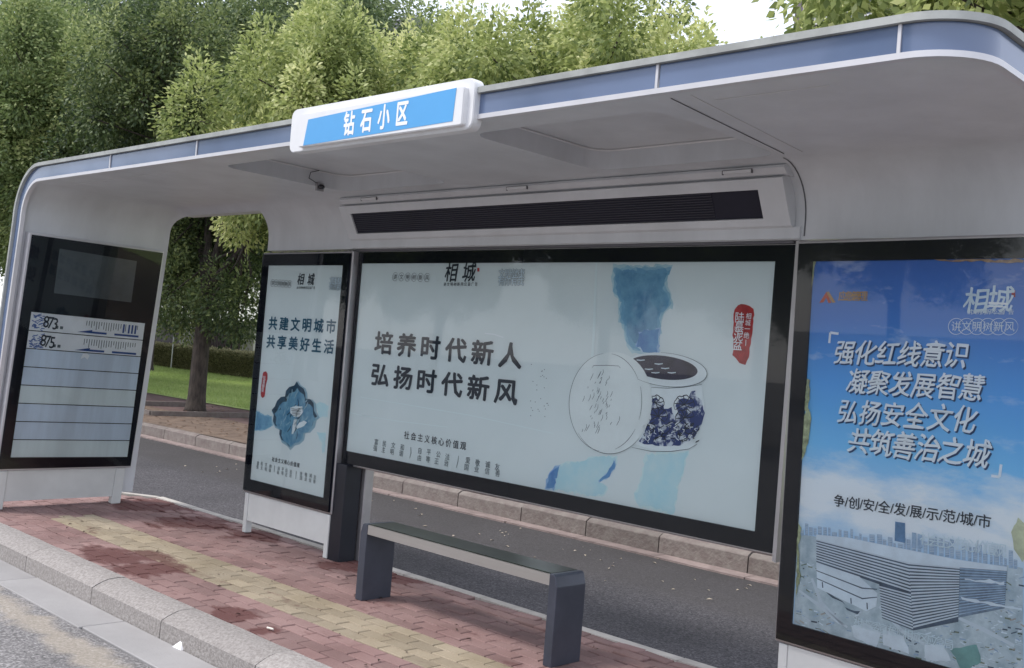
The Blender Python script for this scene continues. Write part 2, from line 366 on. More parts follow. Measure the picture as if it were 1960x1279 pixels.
while y < 5.12:
    off = (row % 2)*bl/2-.055
    for c in range(-64, 12):
        cx = c*bl+off
        if y+bw/2 > backy(cx)+.03: continue
        yellow = 4 <= row < 8 and cx > -8.93
        tilt = random.uniform(-.012, .012) if y < 4.7 else random.uniform(-.05, .05)
        z = random.uniform(-.0025, .0025) if y < 4.7 else random.uniform(-.008, .007)
        p = project((cx, y, 0)); vis = p[2] > 0 and -30 < p[0] < PW+30 and -30 < p[1] < PH+30
        B.append((0 if vis else 1, p[2] if p[2] > 0 else 99, cx, y, z, tilt, yellow))
    y += bw; row += 1
B.sort()
rest = []
for i, (iv, dd, cx, cy, z, tilt, yellow) in enumerate(B):
    me = random.choice(yelm if yellow else redm)
    rot = (random.uniform(-.012, .012), tilt, random.uniform(-.008, .008) if cy < 4.7 else random.uniform(-.05, .05))
    if i < 300:
        o = obj('brick', me, None, pave, (cx, cy, z)); o.rotation_euler = rot
    else: rest.append((me, cx, cy, z, rot, yellow))
for nm, yl, m_ in (('red_bricks', False, M_red), ('yellow_bricks', True, M_yel)):
    V, Fc, T = [], [], []
    for me, cx, cy, z, rot, yellow in rest:
        if yellow != yl: continue
        mt = Matrix.Translation((cx, cy, z)) @ Matrix.Rotation(rot[2], 4, 'Z') @ Matrix.Rotation(rot[1], 4, 'Y')
        k = len(V); V += [mt @ v.co for v in me.vertices]; Fc += [tuple(q+k for q in f.vertices) for f in me.polygons]
        T += [me.attributes['tone'].data[0].value]*len(me.vertices)
    o = part(nm, V, Fc, m_, pave); set_tone(o.data, T); tag(o, kind='stuff')
# pale edging along the back of the island
edg = bpy.data.objects.new('edging', None); COL.objects.link(edg); tag(edg, kind='structure')
def edge_piece(p, q):
    p, q = Vector((*p, 0)), Vector((*q, 0)); d = (q-p).normalized(); n = Vector((-d.y, d.x, 0))
    L = (q-p).length; k = max(1, round(L/.8)); 
    for i in range(k):
        V, Fc = frame_box(p, d, n, UZ, L*i/k+.003, L*(i+1)/k-.003, .0, .078, -.2, .008+random.uniform(-.003, .003))
        o = part('edging_stone', V, Fc, M_edge, edg); set_tone(o.data, [random.random()]*8)
for a, b in zip(BACK[:-1], BACK[1:]): edge_piece(a, b)

# ------------------------------------------------------------ lettering
GL = {}
def glyph(ch, bold=0.0):
    key = (ch, bold)
    if key in GL: return GL[key]
    cu_ = bpy.data.curves.new('g', 'FONT'); cu_.body = ch; cu_.size = 1; cu_.offset = bold; cu_.resolution_u = 2; cu_.fill_mode = 'FRONT'
    o = bpy.data.objects.new('g', cu_); COL.objects.link(o)
    dg = bpy.context.evaluated_depsgraph_get(); me = bpy.data.meshes.new_from_object(o.evaluated_get(dg))
    V = [(v.co.x, v.co.y) for v in me.vertices]; Fc = [tuple(p.vertices) for p in me.polygons]
    bpy.data.objects.remove(o); bpy.data.curves.remove(cu_); bpy.data.meshes.remove(me)
    if V:
        cx = (min(v[0] for v in V)+max(v[0] for v in V))/2
        cyc = .37 if ord(ch) > 0x2e00 else (min(v[1] for v in V)+max(v[1] for v in V))/2
        V = [(a-cx, b-cyc) for a, b in V]
    GL[key] = (V, Fc); return GL[key]

class Panel:
    """a plane that print and glass sit on: o bottom left, u right, v up, n out"""
    def __init__(s, o, heading, lean, w, h):
        s.o = Vector(o); s.u = Vector((math.cos(heading), math.sin(heading), 0))
        s.v = Vector((-math.sin(heading)*math.sin(lean), math.cos(heading)*math.sin(lean), math.cos(lean)))
        s.n = s.u.cross(s.v); s.w, s.h = w, h; s.base = 0.0
    def uv(s, x, y):
        q = hit(x, y, s.o+s.n*s.base, s.n)-s.o; return (q.dot(s.u), q.dot(s.v))
    def pt(s, a, b, c=0): return s.o+s.u*a+s.v*b+s.n*(s.base+c)
STEP = .0007
def flat(P, poly, m, parent, name, layer, px=True, jag=0, seed=1):
    q = [P.uv(*p) for p in poly] if px else list(poly)
    if jag:
        rr = random.Random(seed); out = []
        for a, b in zip(q, q[1:]+q[:1]):
            L = math.hypot(a[0]-b[0], a[1]-b[1]); k = max(1, int(L/.02))
            for i in range(k):
                t = i/k; out.append((a[0]+(b[0]-a[0])*t+rr.gauss(0, jag), a[1]+(b[1]-a[1])*t+rr.gauss(0, jag)))
        q = out
    tri = tessellate_polygon([[Vector((a, b, 0)) for a, b in q]])
    nrm = []
    for t in tri:
        A, Bq, C = (q[i] for i in t); s_ = (Bq[0]-A[0])*(C[1]-A[1])-(Bq[1]-A[1])*(C[0]-A[0]); nrm.append(tuple(t) if s_ > 0 else tuple(t[::-1]))
    return part(name, [P.pt(a, b, layer*STEP) for a, b in q], nrm, m, parent)
def wash(P, poly, parent, layer, cols, seed=1, jag=.006):
    q = [P.uv(*p) for p in poly]; cx = sum(a for a, b in q)/len(q); cy = sum(b for a, b in q)/len(q)
    for i, (sc, c_) in enumerate(zip((1.0, .94, .87, .78), cols)):
        flat(P, [(cx+(a-cx)*sc, cy+(b-cy)*(sc if i < 2 else sc*1.02)) for a, b in q], c_, parent, 'watercolour_splash', layer+i*.45, px=False, jag=jag, seed=seed+i*7)
def multi(*a, **k): return tag(multi_(*a, **k), kind='stuff')
def multi_(P, polys, m, parent, name, layer, px=True):
    V, Fc = [], []
    for poly in polys:
        q = [P.uv(*p) for p in poly] if px else list(poly)
        k = len(V); V += [P.pt(a, b, layer*STEP) for a, b in q]
        s_ = sum(q[i][0]*q[(i+1) % len(q)][1]-q[(i+1) % len(q)][0]*q[i][1] for i in range(len(q)))
        if len(q) <= 4: Fc.append(tuple(range(k, k+len(q))) if s_ > 0 else tuple(range(k, k+len(q)))[::-1])
        else:
            for t in tessellate_polygon([[Vector((a, b, 0)) for a, b in q]]):
                A, Bq, C = (q[i] for i in t); s2 = (Bq[0]-A[0])*(C[1]-A[1])-(Bq[1]-A[1])*(C[0]-A[0])
                t = tuple(t) if s2 > 0 else tuple(t[::-1]); Fc.append(tuple(k+i for i in t))
    return part(name, V, Fc, m, parent)
def strokes(*a, **k): return tag(strokes_(*a, **k), kind='stuff')
def strokes_(P, lines, w, m, parent, name, layer, px=True):
    """thin ink lines: list of polylines"""
    V, Fc = [], []
    for ln in lines:
        q = [P.uv(*p) for p in ln] if px else ln
        k = len(V); N = len(q)
        for i, a in enumerate(q):
            b0, b1_ = q[max(0, i-1)], q[min(N-1, i+1)]; dx, dy = b1_[0]-b0[0], b1_[1]-b0[1]; L = math.hypot(dx, dy) or 1
            ww = w*(.35+.65*math.sin(math.pi*(i+.5)/N)) if N > 2 else w
            V += [P.pt(a[0]-dy/L*ww/2, a[1]+dx/L*ww/2, layer*STEP), P.pt(a[0]+dy/L*ww/2, a[1]-dx/L*ww/2, layer*STEP)]
        Fc += [(k+2*i, k+2*i+1, k+2*i+3, k+2*i+2) for i in range(N-1)]
    return part(name, V, Fc, m, parent)
def lettering(P, chars, A, Bp, size, m, parent, layer=3, bold=.012, sx=1, sy=1, shear=0, name='lettering', pts=None, rough=0, off=(0, 0), split=False):
    V, Fc = [], []; N = len(chars)
    if pts is None:
        a, b = P.uv(*A), P.uv(*Bp); pts = [(a[0]+(b[0]-a[0])*i/max(1, N-1), a[1]+(b[1]-a[1])*i/max(1, N-1)) for i in range(N)]
    else: pts = [P.uv(*q) for q in pts]
    rr = random.Random(len(chars)*7+int(size*1e4))
    for ch, (cx, cy) in zip(chars, pts):
        gv, gf = glyph(ch, 0)
        ph = [rr.uniform(0, 6) for _ in range(4)]
        offs = [(0, 0)] if bold < .004 else [(bold*.9*math.cos(a_), bold*.9*math.sin(a_)) for a_ in (0.5, 2.07, 3.64, 5.21)]+[(0, 0)]
        for oi, (ox_, oy_) in enumerate(offs):
          k = len(V)
          for gx, gy in gv:
            if rough:
                gx2 = gx+rough*(math.sin(gy*9+ph[0])+.5*math.sin(gy*23+ph[1])); gy = gy+rough*(math.sin(gx*8+ph[2])+.5*math.sin(gx*21+ph[3])); gx = gx2
            X = (gx+ox_+shear*(gy+oy_))*sx*size; Y = (gy+oy_)*sy*size
            V.append(P.pt(cx+X+off[0], cy+Y+off[1], layer*STEP+oi*.00009))
          Fc += [tuple(i+k for i in f) for f in gf]
        if split:
            part('character', V, Fc, m, parent); V, Fc = [], []
    if split: return None
    o = part(name, V, Fc, m, parent); tag(o, kind='stuff'); return o
def ell(cx, cy, rx, ry, rot=0, n=48, a0=0, a1=360):
    out = []
    for i in range(n+(1 if a1-a0 < 360 else 0)):
        t = R(a0+(a1-a0)*i/n); X, Y = rx*math.cos(t), ry*math.sin(t)
        out.append((cx+X*math.cos(rot)-Y*math.sin(rot), cy+X*math.sin(rot)+Y*math.cos(rot)))
    return out

M_ink = mat('print_dark_ink', (.018, .028, .045), .6)
M_tealink = mat('print_teal_ink', (.012, .10, .17), .6)
M_greyink = mat('print_grey_ink', (.11, .14, .16), .6)
M_redink = mat('print_red_ink', (.42, .025, .03), .6, 0, .25, 25)
M_whiteink = mat('print_white_ink', (.88, .92, .96), .6)
M_paleink = mat('print_pale_ink', (.68, .80, .88), .6)
def paper_mat(name, c1, c2, scale=1.2):
    return mat(name, c1, .55, 0, 0, scale, 0, col2=c2, detail=3)
M_paper = paper_mat('pale_teal_poster_paper', (.76, .83, .845), (.71, .785, .80))
M_wash = mat('watercolour_blue', (.13, .33, .54), .6, 0, 0, 7, col2=(.23, .48, .64), detail=9)
M_washd = mat('watercolour_deep_blue', (.08, .22, .52), .6, 0, 0, 9, col2=(.17, .40, .64), detail=9)
M_washl = mat('watercolour_pale_cyan', (.48, .74, .82), .6, 0, 0, 6, col2=(.62, .79, .83), detail=9)
WB = [mat('watercolour_edge', (.40, .62, .72), .6, 0, 0, 6, col2=(.55, .73, .78), detail=9), mat('watercolour_light', (.24, .47, .64), .6, 0, 0, 8, col2=(.36, .60, .72), detail=9), M_wash, mat('watercolour_core', (.10, .27, .46), .6, 0, 0, 9, col2=(.22, .46, .62), detail=9)]
WD = [mat('watercolour_blue_edge', (.42, .60, .80), .6, 0, 0, 8, col2=(.55, .70, .82), detail=9), mat('watercolour_blue_light', (.24, .43, .72), .6, 0, 0, 9, col2=(.38, .58, .78), detail=9), M_washd]
WC = [mat('watercolour_cyan_edge', (.62, .81, .84), .6, 0, 0, 6, col2=(.68, .83, .84), detail=9), M_washl]
M_fade = mat('faded_paper_patch', (.77, .87, .89), .6)

# ------------------------------------------------------------ light boxes
def lightbox(root, P, ins, depth=.10, paper=M_paper, edge=.016, side='both'):
    """black glazed box with poster; ins = left, right, bottom, top border widths"""
    l_, r_, b_, t_ = ins; w, h = P.w, P.h; o, u, v, n = P.o, P.u, P.v, P.n
    V, Fc = frame_box(o, u, v, n, -edge, w+edge, -edge, h+edge, -depth, -.012)
    bevelled('housing', V, Fc, M_alu, root, .008, 2)
    V, Fc = join(frame_box(o, u, v, n, 0, l_, 0, h, -.0118, .001), frame_box(o, u, v, n, w-r_, w, 0, h, -.0118, .001),
                 frame_box(o, u, v, n, l_, w-r_, 0, b_, -.0118, .001), frame_box(o, u, v, n, l_, w-r_, h-t_, h, -.0118, .001))
    part('border', V, Fc, M_black, root)
    P.base = -.0105
    po = part('poster', [P.pt(l_-.002, b_-.002), P.pt(w-r_+.002, b_-.002), P.pt(w-r_+.002, h-t_+.002), P.pt(l_-.002, h-t_+.002)], [(0, 1, 2, 3)], paper, root)
    V, Fc = frame_box(o, u, v, n, .001, w-.001, .001, h-.001, .003, .007)
    part('glass', V[4:], [(0, 1, 2, 3)], M_glass, root)
    return po
def skirt(root, P, zb, inset=(.03, .03), foot=.05, drop=.34, depth=.07, label=None):
    """painted skirt and two feet below a box"""
    o, u, n = P.o, P.u, P.n; uu = UZ
    zt = o.z-.02; a0, a1 = inset[0], P.w-inset[1]
    vv = Vector(P.v)/P.v.z
    z2b = lambda z: (z-o.z)
    V, Fc = frame_box(o, u, vv, n, a0+foot+.002, a1-foot-.002, z2b(zb), z2b(zt), -depth, -.02)
    part('skirt', V, Fc, M_skirt, root)
    for a in (a0, a1-foot):
        V, Fc = frame_box(o, u, vv, n, a, a+foot, z2b(0), z2b(zt), -depth-.004, -.012)
        bevelled('foot', V, Fc, M_skirt, root, .006, 2)

# --- big central billboard
D = 5.0
PB = Panel((-6.609, D, .737), 0, 0, 3.777, 1.623)
big = empty('billboard', (-4.72, D, 0), 'wide pale teal poster box with a blue and white lidded pot, behind the bench', 'billboard')
poB = lightbox(big, PB, (.0845, .114, .095, .087), .11)
# --- small poster box
PS = Panel((-7.790, 4.930, .353), .0, .0, 1.215, 1.993)
sm = empty('advertising_light_box', (-7.18, 4.93, 0), 'narrow poster box with a blue lotus shaped dish, left of the wide billboard', 'poster box')
poS = lightbox(sm, PS, (.085, .085, .10, .095), .10)
skirt(sm, PS, .105, (.02, .0))
# --- right poster box
PR = Panel((-2.699, 4.861, .345), -.074, -.029, 1.32, 1.993)
rt = empty('advertising_light_box', (-2.05, 4.82, 0), 'tall blue sky poster box with white brush slogans above a city photo, rightmost', 'poster box')
def sky_print():
    m = bpy.data.materials.new('printed_sky'); m.use_nodes = True; n, l = m.node_tree.nodes, m.node_tree.links; b = n['Principled BSDF']; b.inputs['Roughness'].default_value = .55
    geo = n.new('ShaderNodeNewGeometry'); P = geo.outputs['Position']
    sp = n.new('ShaderNodeSeparateXYZ'); l.new(P, sp.inputs[0])
    r = n.new('ShaderNodeMapRange'); r.inputs[1].default_value = .75; r.inputs[2].default_value = 2.25; l.new(sp.outputs[2], r.inputs[0])
    c = n.new('ShaderNodeValToRGB'); e = c.color_ramp.elements
    e[0].color = (.50, .72, .95, 1); e[0].position = 0; e[1].color = (.055, .16, .52, 1); e[1].position = 1
    for pos, co in ((.22, (.46, .68, .90, 1)), (.40, (.22, .60, .96, 1)), (.60, (.12, .42, .86, 1)), (.80, (.070, .24, .64, 1))):
        k = e.new(pos); k.color = co
    l.new(r.outputs[0], c.inputs[0])
    mp = n.new('ShaderNodeMapping'); mp.inputs['Scale'].default_value = (1.6, 1.6, 4.2); l.new(P, mp.inputs[0])
    nz = n.new('ShaderNodeTexNoise'); nz.inputs['Scale'].default_value = 1.5; nz.inputs['Detail'].default_value = 7; nz.inputs['Roughness'].default_value = .6; l.new(mp.outputs[0], nz.inputs['Vector'])
    # cloud band densest around z 0.95..1.25
    cb = n.new('ShaderNodeValToRGB'); ce = cb.color_ramp.elements; ce[0].color = (.05,)*3+(1,); ce[1].color = (.03,)*3+(1,); ce[1].position = 1
    for pos, vv in ((.10, .05), (.20, .44), (.30, .36), (.40, .10), (.8, .05)):
        k = ce.new(pos); k.color = (vv, vv, vv, 1)
    l.new(r.outputs[0], cb.inputs[0])
    ad_ = n.new('ShaderNodeMath'); l.new(nz.outputs[0], ad_.inputs[0]); l.new(cb.outputs[0], ad_.inputs[1])
    cm = n.new('ShaderNodeMapRange'); cm.inputs[1].default_value = .64; cm.inputs[2].default_value = .90; cm.inputs[4].default_value = .9; l.new(ad_.outputs[0], cm.inputs[0])
    mx = n.new('ShaderNodeMix'); mx.data_type = 'RGBA'; l.new(cm.outputs[0], mx.inputs[0]); l.new(c.outputs[0], mx.inputs[6]); mx.inputs[7].default_value = (.90, .94, .98, 1)
    l.new(mx.outputs[2], b.inputs['Base Color']); return m
poR = lightbox(rt, PR, (.085, .085, .095, .09), .10, sky_print())
skirt(rt, PR, .105, (.01, .01))

# --- route board (faces +X, leaning)
PT = Panel((-9.274, 3.489, .355), 1.619, -.119, 1.203, 2.001)
rb = empty('route_display_board', (-9.3, 4.1, 0), 'leaning black route board with grey screen and rows for lines 873 and 875', 'route board')
o, u, v, n = PT.o, PT.u, PT.v, PT.n
uvT = lambda x, y: PT.uv(x, y)
V, Fc = frame_box(o, u, v, n, -.022, 1.203+.018, -.018, 2.001+.015, -.09, -.012); bevelled('housing', V, Fc, M_trim, rb, .008, 2)
V, Fc = frame_box(o, u, v, n, 0, 1.203, 0, 2.001, -.0118, -.002); part('border', V, Fc, M_black, rb)
PT.base = -.002
# dark grey dead screen and white route list, pixel corners of the photograph
M_screen = mat('unlit_grey_screen', (.085, .10, .115), .2, 0, .2, 3, coat=.3)
M_row = mat('route_row_white', (.86, .90, .94), .5, 0, .04, 6)
M_rowb = mat('empty_route_row_blue', (.66, .76, .88), .45, 0, .10, 2, stretch=(1, 2.5, .3))
M_rowg = mat('empty_route_row_green', (.74, .83, .86), .45, 0, .08, 2, stretch=(1, 2.5, .3))
M_line = mat('row_divider', (.05, .08, .11), .4)
M_navy = mat('route_navy', (.02, .08, .30), .5)
scr = flat(PT, [(114, 476), (262, 500), (251, 579), (103, 561)], M_screen, rb, 'screen', 2)
TL, TR, BR_, BL = [PT.uv(*q) for q in ((60, 597), (277, 619), (243, 876), (20, 877))]
def grid(s_, t_):   # s across 0..1, t down 0..1 in the list, in panel coordinates
    a = (TL[0]+(TR[0]-TL[0])*s_, TL[1]+(TR[1]-TL[1])*s_); b = (BL[0]+(BR_[0]-BL[0])*s_, BL[1]+(BR_[1]-BL[1])*s_)
    return (a[0]+(b[0]-a[0])*t_, a[1]+(b[1]-a[1])*t_)
rows = [0, .128, .25, .375, .50, .625, .75, .875, 1.0]
for i in range(8):
    t0, t1 = rows[i], rows[i+1]-.006
    m_ = M_row if i < 2 else (M_rowg if i in (4, 7) else M_rowb)
    q = [grid(0, t0), grid(0, t1), grid(1, t1), grid(1, t0)]
    V = [PT.pt(a, b, .001) for a, b in q]+[PT.pt(a, b, .004) for a, b in q]
    rp_ = part('route_row', V, [(4, 5, 6, 7), (0, 1, 5, 4), (1, 2, 6, 5), (2, 3, 7, 6), (3, 0, 4, 7)], m_, rb)
    if i < 2:
        PT.base += .004
        pol = []; rr = random.Random(i)
        for k in range(40):   # woven fret pattern at the row's left end
            a, b = rr.uniform(.01, .11), t0+rr.uniform(.008, .112); L = rr.choice((.022, .03)); hh = .006
            sl_ = rr.choice((-.6, .6, 0))
            pol.append([grid(a, b), grid(a, b+hh), grid(a+L, b+hh+sl_*L*.6), grid(a+L, b+sl_*L*.6)])
        multi(PT, pol, mat('fret_blue', (.10, .19, .48), .5), rp_, 'fret_pattern', 1, px=False)
        pol = []
        for k in range(22):
            if i == 0 and k in (15, 17, 18, 19): continue
            a = .47+.022*k; hgt = rr.uniform(.028, .062); pol.append([grid(a, t0+.022), grid(a, t0+.022+hgt), grid(a+.006, t0+.022+hgt), grid(a+.006, t0+.022)])
        multi(PT, pol, M_greyink, rp_, 'stop_names', 1, px=False)
        if i == 0: multi(PT, [[grid(a, t0+.022), grid(a, t0+.085), grid(a+.016, t0+.085), grid(a+.016, t0+.022)] for a in (.80, .85, .88, .91)], M_navy, rp_, 'stop_names_highlighted', 1, px=False)
        y0 = t0+.092
        multi(PT, [[grid(.40, y0+.014), grid(.53, y0+.016), grid(.53, y0-.008)], [grid(.52, y0+.002), grid(.52, y0+.016), grid(.66, y0+.016), grid(.66, y0+.002)],
                   [grid(.73, y0+.002), grid(.73, y0+.016), grid(.955, y0+.016), grid(.955, y0+.002)]], M_navy, rp_, 'direction_arrow', 1, px=False)
        lettering(PT, '873' if i == 0 else '875', (88.5, 616) if i == 0 else (83, 651.5), (106, 620) if i == 0 else (100, 656), .150, M_ink, rp_, 2, .012, sx=.74, sy=.95, name='route_number', split=True)
        multi(PT, [[grid(a, t0+.078), grid(a, t0+.098), grid(a+.026, t0+.098), grid(a+.026, t0+.078)] for a in (.21, .25)], M_greyink, rp_, 'small_characters', 1, px=False)
        PT.base -= .004
    if i == 2:   # torn sticker residue
        PT.base += .004
        flat(PT, [(158, 678), (166, 676), (172, 681), (168, 688), (162, 684), (154, 687)], M_whiteink, rp_, 'sticker_residue', 1, jag=.002)
        PT.base -= .004
V, Fc = frame_box(o, u, v, n, .001, 1.202, .001, 2.0, .0, .0075); part('glass', V[4:], [(0, 1, 2, 3)], M_glass, rb)
skirt(rb, PT, .07, (.0, .04), .09)
# ------------------------------------------------------------ printed artwork: wide billboard
lettering(PB, '培养时代新人', (735, 657), (977, 681), .205, M_ink, poB, 4, .036, sx=1.08, sy=.86, rough=.006, name='slogan_lettering', split=True)
lettering(PB, '弘扬时代新风', (728, 718), (969, 750), .205, M_ink, poB, 4, .036, sx=1.08, sy=.86, rough=.006, name='slogan_lettering', split=True)
lettering(PB, '社会主义核心价值观', (778.9, 833.4), (887, 853.6), .060, M_ink, poB, 4, .012, name='heading_lettering')
k1 = [(210, 238), (290, 255), (378, 272), (465, 290), (640, 325), (728, 338), (823, 360), (912, 385), (1113, 420), (1210, 443), (1310, 460), (1405, 485)]
k2 = [(200, 300), (280, 315), (365, 335), (455, 350), (635, 395), (720, 410), (805, 428), (900, 447), (1100, 487), (1200, 507), (1305, 525), (1408, 548)]
cv = lambda L: [(680+a/5.158, 800+b/5.158) for a, b in L]
lettering(PB, '富民文和自平公法爱敬诚友', None, None, .047, M_greyink, poB, 4, .008, pts=cv(k1), name='value_lettering')
lettering(PB, '强主明谐由等正治国业信善', None, None, .047, M_greyink, poB, 4, .008, pts=cv(k2), name='value_lettering')
strokes(PB, [cv([(550, 288), (553, 345), (540, 400)]), cv([(1022, 375), (1016, 430), (1000, 492)])], .006, M_greyink, poB, 'divider_stroke', 4)
def logos(P, parent, circ, logo, sub, stamp, seal, s=1.0, ink=M_ink, fill=None, layer=4):
    (c0, c1), r_ = circ
    a, b = P.uv(*c0), P.uv(*c1); L = []
    for i in range(6):
        cx, cy = a[0]+(b[0]-a[0])*i/5, a[1]+(b[1]-a[1])*i/5
        L.append(ell(cx, cy, r_, r_, n=22)+[(cx+r_, cy)])
    strokes(P, L, .0026*s, ink, parent, 'logo_ring', layer, px=False)
    lettering(P, '讲文明树新风', c0, c1, r_*1.3, ink, parent, layer, 0, name='logo_lettering')
    lettering(P, '相城', logo[0], logo[1], logo[2], ink, parent, layer, .018, sx=1.0, sy=1.05, shear=.12, rough=.02, name='brush_logo')
    if sub: lettering(P, '讲文明树新风公益广告', sub[0], sub[1], sub[2], ink, parent, layer, .006, name='small_lettering')
    if seal: flat(P, seal, M_redink, parent, 'seal_stamp', layer)
    if stamp:
        lettering(P, '文明健康', stamp[0], stamp[1], stamp[4], ink, parent, layer, .05, name='stamp_logo')
        lettering(P, '文明健康', stamp[0], stamp[1], stamp[4], M_paleink, parent, layer+1, .012, name='stamp_logo_fill')
        lettering(P, '有你有我', stamp[2], stamp[3], stamp[4], ink, parent, layer, .05, name='stamp_logo')
        lettering(P, '有你有我', stamp[2], stamp[3], stamp[4], M_paleink, parent, layer+1, .012, name='stamp_logo_fill')
logos(PB, poB, (((757, 530), (818, 531.5)), .031), ((864, 522), (899, 521), .135), ((852, 544.5), (912, 544), .028),
      ((961, 524), (998, 524), (960, 538), (997, 538), .066), [(914, 513), (918, 513), (918, 520), (914, 520)])
Z7 = lambda L: [(1060+a/3.198, 500+b/3.198) for a, b in L]
wash(PB, Z7([(362, 22), (735, 22), (722, 60), (690, 125), (715, 200), (733, 265), (690, 310), (662, 360), (655, 430), (642, 575), (475, 565), (438, 500), (432, 420), (400, 360), (395, 230), (362, 190), (352, 100)]), poB, 1, WB, 3, .006)
wash(PB, Z7([(520, 430), (652, 410), (646, 480), (642, 570), (560, 560), (500, 520)]), poB, 2, WD, 5, .006)
# pot: rim, dark mouth, body, ink pattern
pot = Z7([(560, 760), (905, 755), (912, 800), (922, 870), (925, 930), (905, 1000), (870, 1070), (830, 1105), (775, 1135), (700, 1150), (560, 1140), (500, 1120), (560, 1000)])
M_china = mat('printed_china_white', (.80, .87, .90), .6, 0, .05, 6)
M_indigo = mat('printed_indigo', (.62, .68, .76), .6, 0, 0, 17, col2=(.03, .055, .19), detail=9)
for nd in M_indigo.node_tree.nodes:
    if nd.type == 'MAP_RANGE': nd.inputs[1].default_value = .51; nd.inputs[2].default_value = .58
flat(PB, Z7(ell(700, 1120, 165, 48, .05)), M_china, poB, 'pot_foot', 2)
flat(PB, pot, M_china, poB, 'pot_body', 3)
band = Z7([(520, 1110), (560, 1040), (596, 960), (604, 850), (630, 838), (668, 870), (676, 905), (720, 900), (742, 950), (765, 930), (742, 895), (760, 850), (800, 838), (828, 850), (842, 800), (865, 792), (870, 830), (905, 850), (921, 900), (925, 935), (905, 1000), (870, 1070), (828, 1104), (775, 1130), (700, 1132), (600, 1128)])
flat(PB, band, M_indigo, poB, 'pot_pattern', 4, jag=.003, seed=8)
rr = random.Random(4); L = []
def leafmotif(cx, cy, r_, a0, a1, n=7):
    out = [[(cx+r_*1.05*math.cos(R(a)), cy+r_*1.05*math.sin(R(a))*(.9+.1*math.sin(R(a*8)))) for a in np.linspace(a0, a1, 18)]]
    for a in np.linspace(a0, a1, n): out.append([(cx, cy), (cx+r_*.6*math.cos(R(a+4)), cy+r_*.6*math.sin(R(a+4))), (cx+r_*math.cos(R(a)), cy+r_*math.sin(R(a)))])
    return out
for args in ((625, 870, 50, 200, 420), (800, 880, 60, 150, 380), (640, 950, 55, 150, 400), (805, 960, 55, 140, 350)): L += [Z7(q) for q in leafmotif(*args)]
strokes(PB, L, .006, M_ink, poB, 'pot_leaf_drawing', 5)
L = []
for i in range(60):
    x0, y0 = rr.uniform(545, 880), rr.uniform(1000, 1115); L.append(Z7([(x0, y0), (x0+rr.uniform(-16, 16), y0-rr.uniform(5, 20)), (x0+rr.uniform(-28, 28), y0-rr.uniform(10, 34))]))
strokes(PB, L, .007, M_ink, poB, 'pot_wave_drawing', 6)
L = []
for i in range(34):
    x0, y0 = rr.uniform(545, 880), rr.uniform(1000, 1115); L.append(Z7([(x0, y0), (x0+rr.uniform(-14, 14), y0-rr.uniform(5, 16)), (x0+rr.uniform(-24, 24), y0-rr.uniform(8, 26))]))
strokes(PB, L, .006, M_china, poB, 'pot_wave_drawing', 7)
flat(PB, Z7(ell(690, 665, 252, 102, .12)), M_china, poB, 'pot_rim', 5)
flat(PB, Z7(ell(672, 652, 212, 72, .12)), mat('printed_dark_mouth', (.035, .035, .065), .6, 0, .3, 10), poB, 'pot_mouth', 6)
strokes(PB, [Z7(ell(690, 665, 252, 102, .12, a0=-100, a1=150)), Z7([(600, 773), (700, 778), (800, 772), (910, 755)]), Z7([(480, 1140), (600, 1165), (720, 1165), (830, 1150), (880, 1120)])], .0035, M_greyink, poB, 'pot_outline', 7)
strokes(PB, [Z7([(x0, y0), (x0+25, y0+3), (x0+50, y0)]) for x0, y0 in ((510, 605), (620, 628), (560, 660), (660, 655), (600, 682), (700, 682))], .007, M_paleink, poB, 'mouth_glints', 7)
# lid
M_lid = mat('printed_lid_paper', (.78, .84, .85), .6, 0, .04, 4)
flat(PB, Z7(ell(358, 868, 245, 312, .10)), M_lid, poB, 'lid_side', 7)
flat(PB, Z7(ell(320, 865, 222, 300, .06)), M_lid, poB, 'lid_face', 8)
L = [Z7(ell(320, 865, 222, 300, .06, a0=a, a1=b)) for a, b in ((95, 262), (275, 330), (338, 378), (30, 70))]+[Z7(ell(358, 868, 245, 312, .10, a0=40, a1=140)), Z7([(238, 652), (248, 640), (330, 638), (400, 642), (412, 655)])]
for i in range(60):
    x0, y0 = rr.gauss(285, 45), rr.uniform(700, 1070); s_ = rr.uniform(8, 34); L.append(Z7([(x0, y0), (x0+s_*.35, y0-s_*.7), (x0+s_*.5+rr.uniform(-6, 6), y0-s_*1.3)]))
strokes(PB, L, .0035, M_greyink, poB, 'lid_drawing', 9)
flat(PB, Z7([(1104, 300), (1128, 268), (1150, 263), (1175, 260), (1222, 290), (1228, 330), (1215, 420), (1208, 480), (1195, 590), (1172, 632), (1130, 622), (1095, 570), (1100, 500), (1097, 430)]), M_redink, poB, 'red_seal', 2, jag=.003)
lettering(PB, '陆慕泥盆', None, None, .062, M_whiteink, poB, 4, .008, pts=Z7([(1140, 345), (1136, 400), (1132, 457), (1127, 515)]), name='seal_lettering')
lettering(PB, '相城一绝', None, None, .036, M_whiteink, poB, 4, .006, pts=Z7([(1194, 337), (1190, 378), (1186, 415), (1181, 455)]), name='seal_lettering')
strokes(PB, [Z7([(1178, 482), (1176, 520)])], .004, M_whiteink, poB, 'seal_line', 4)
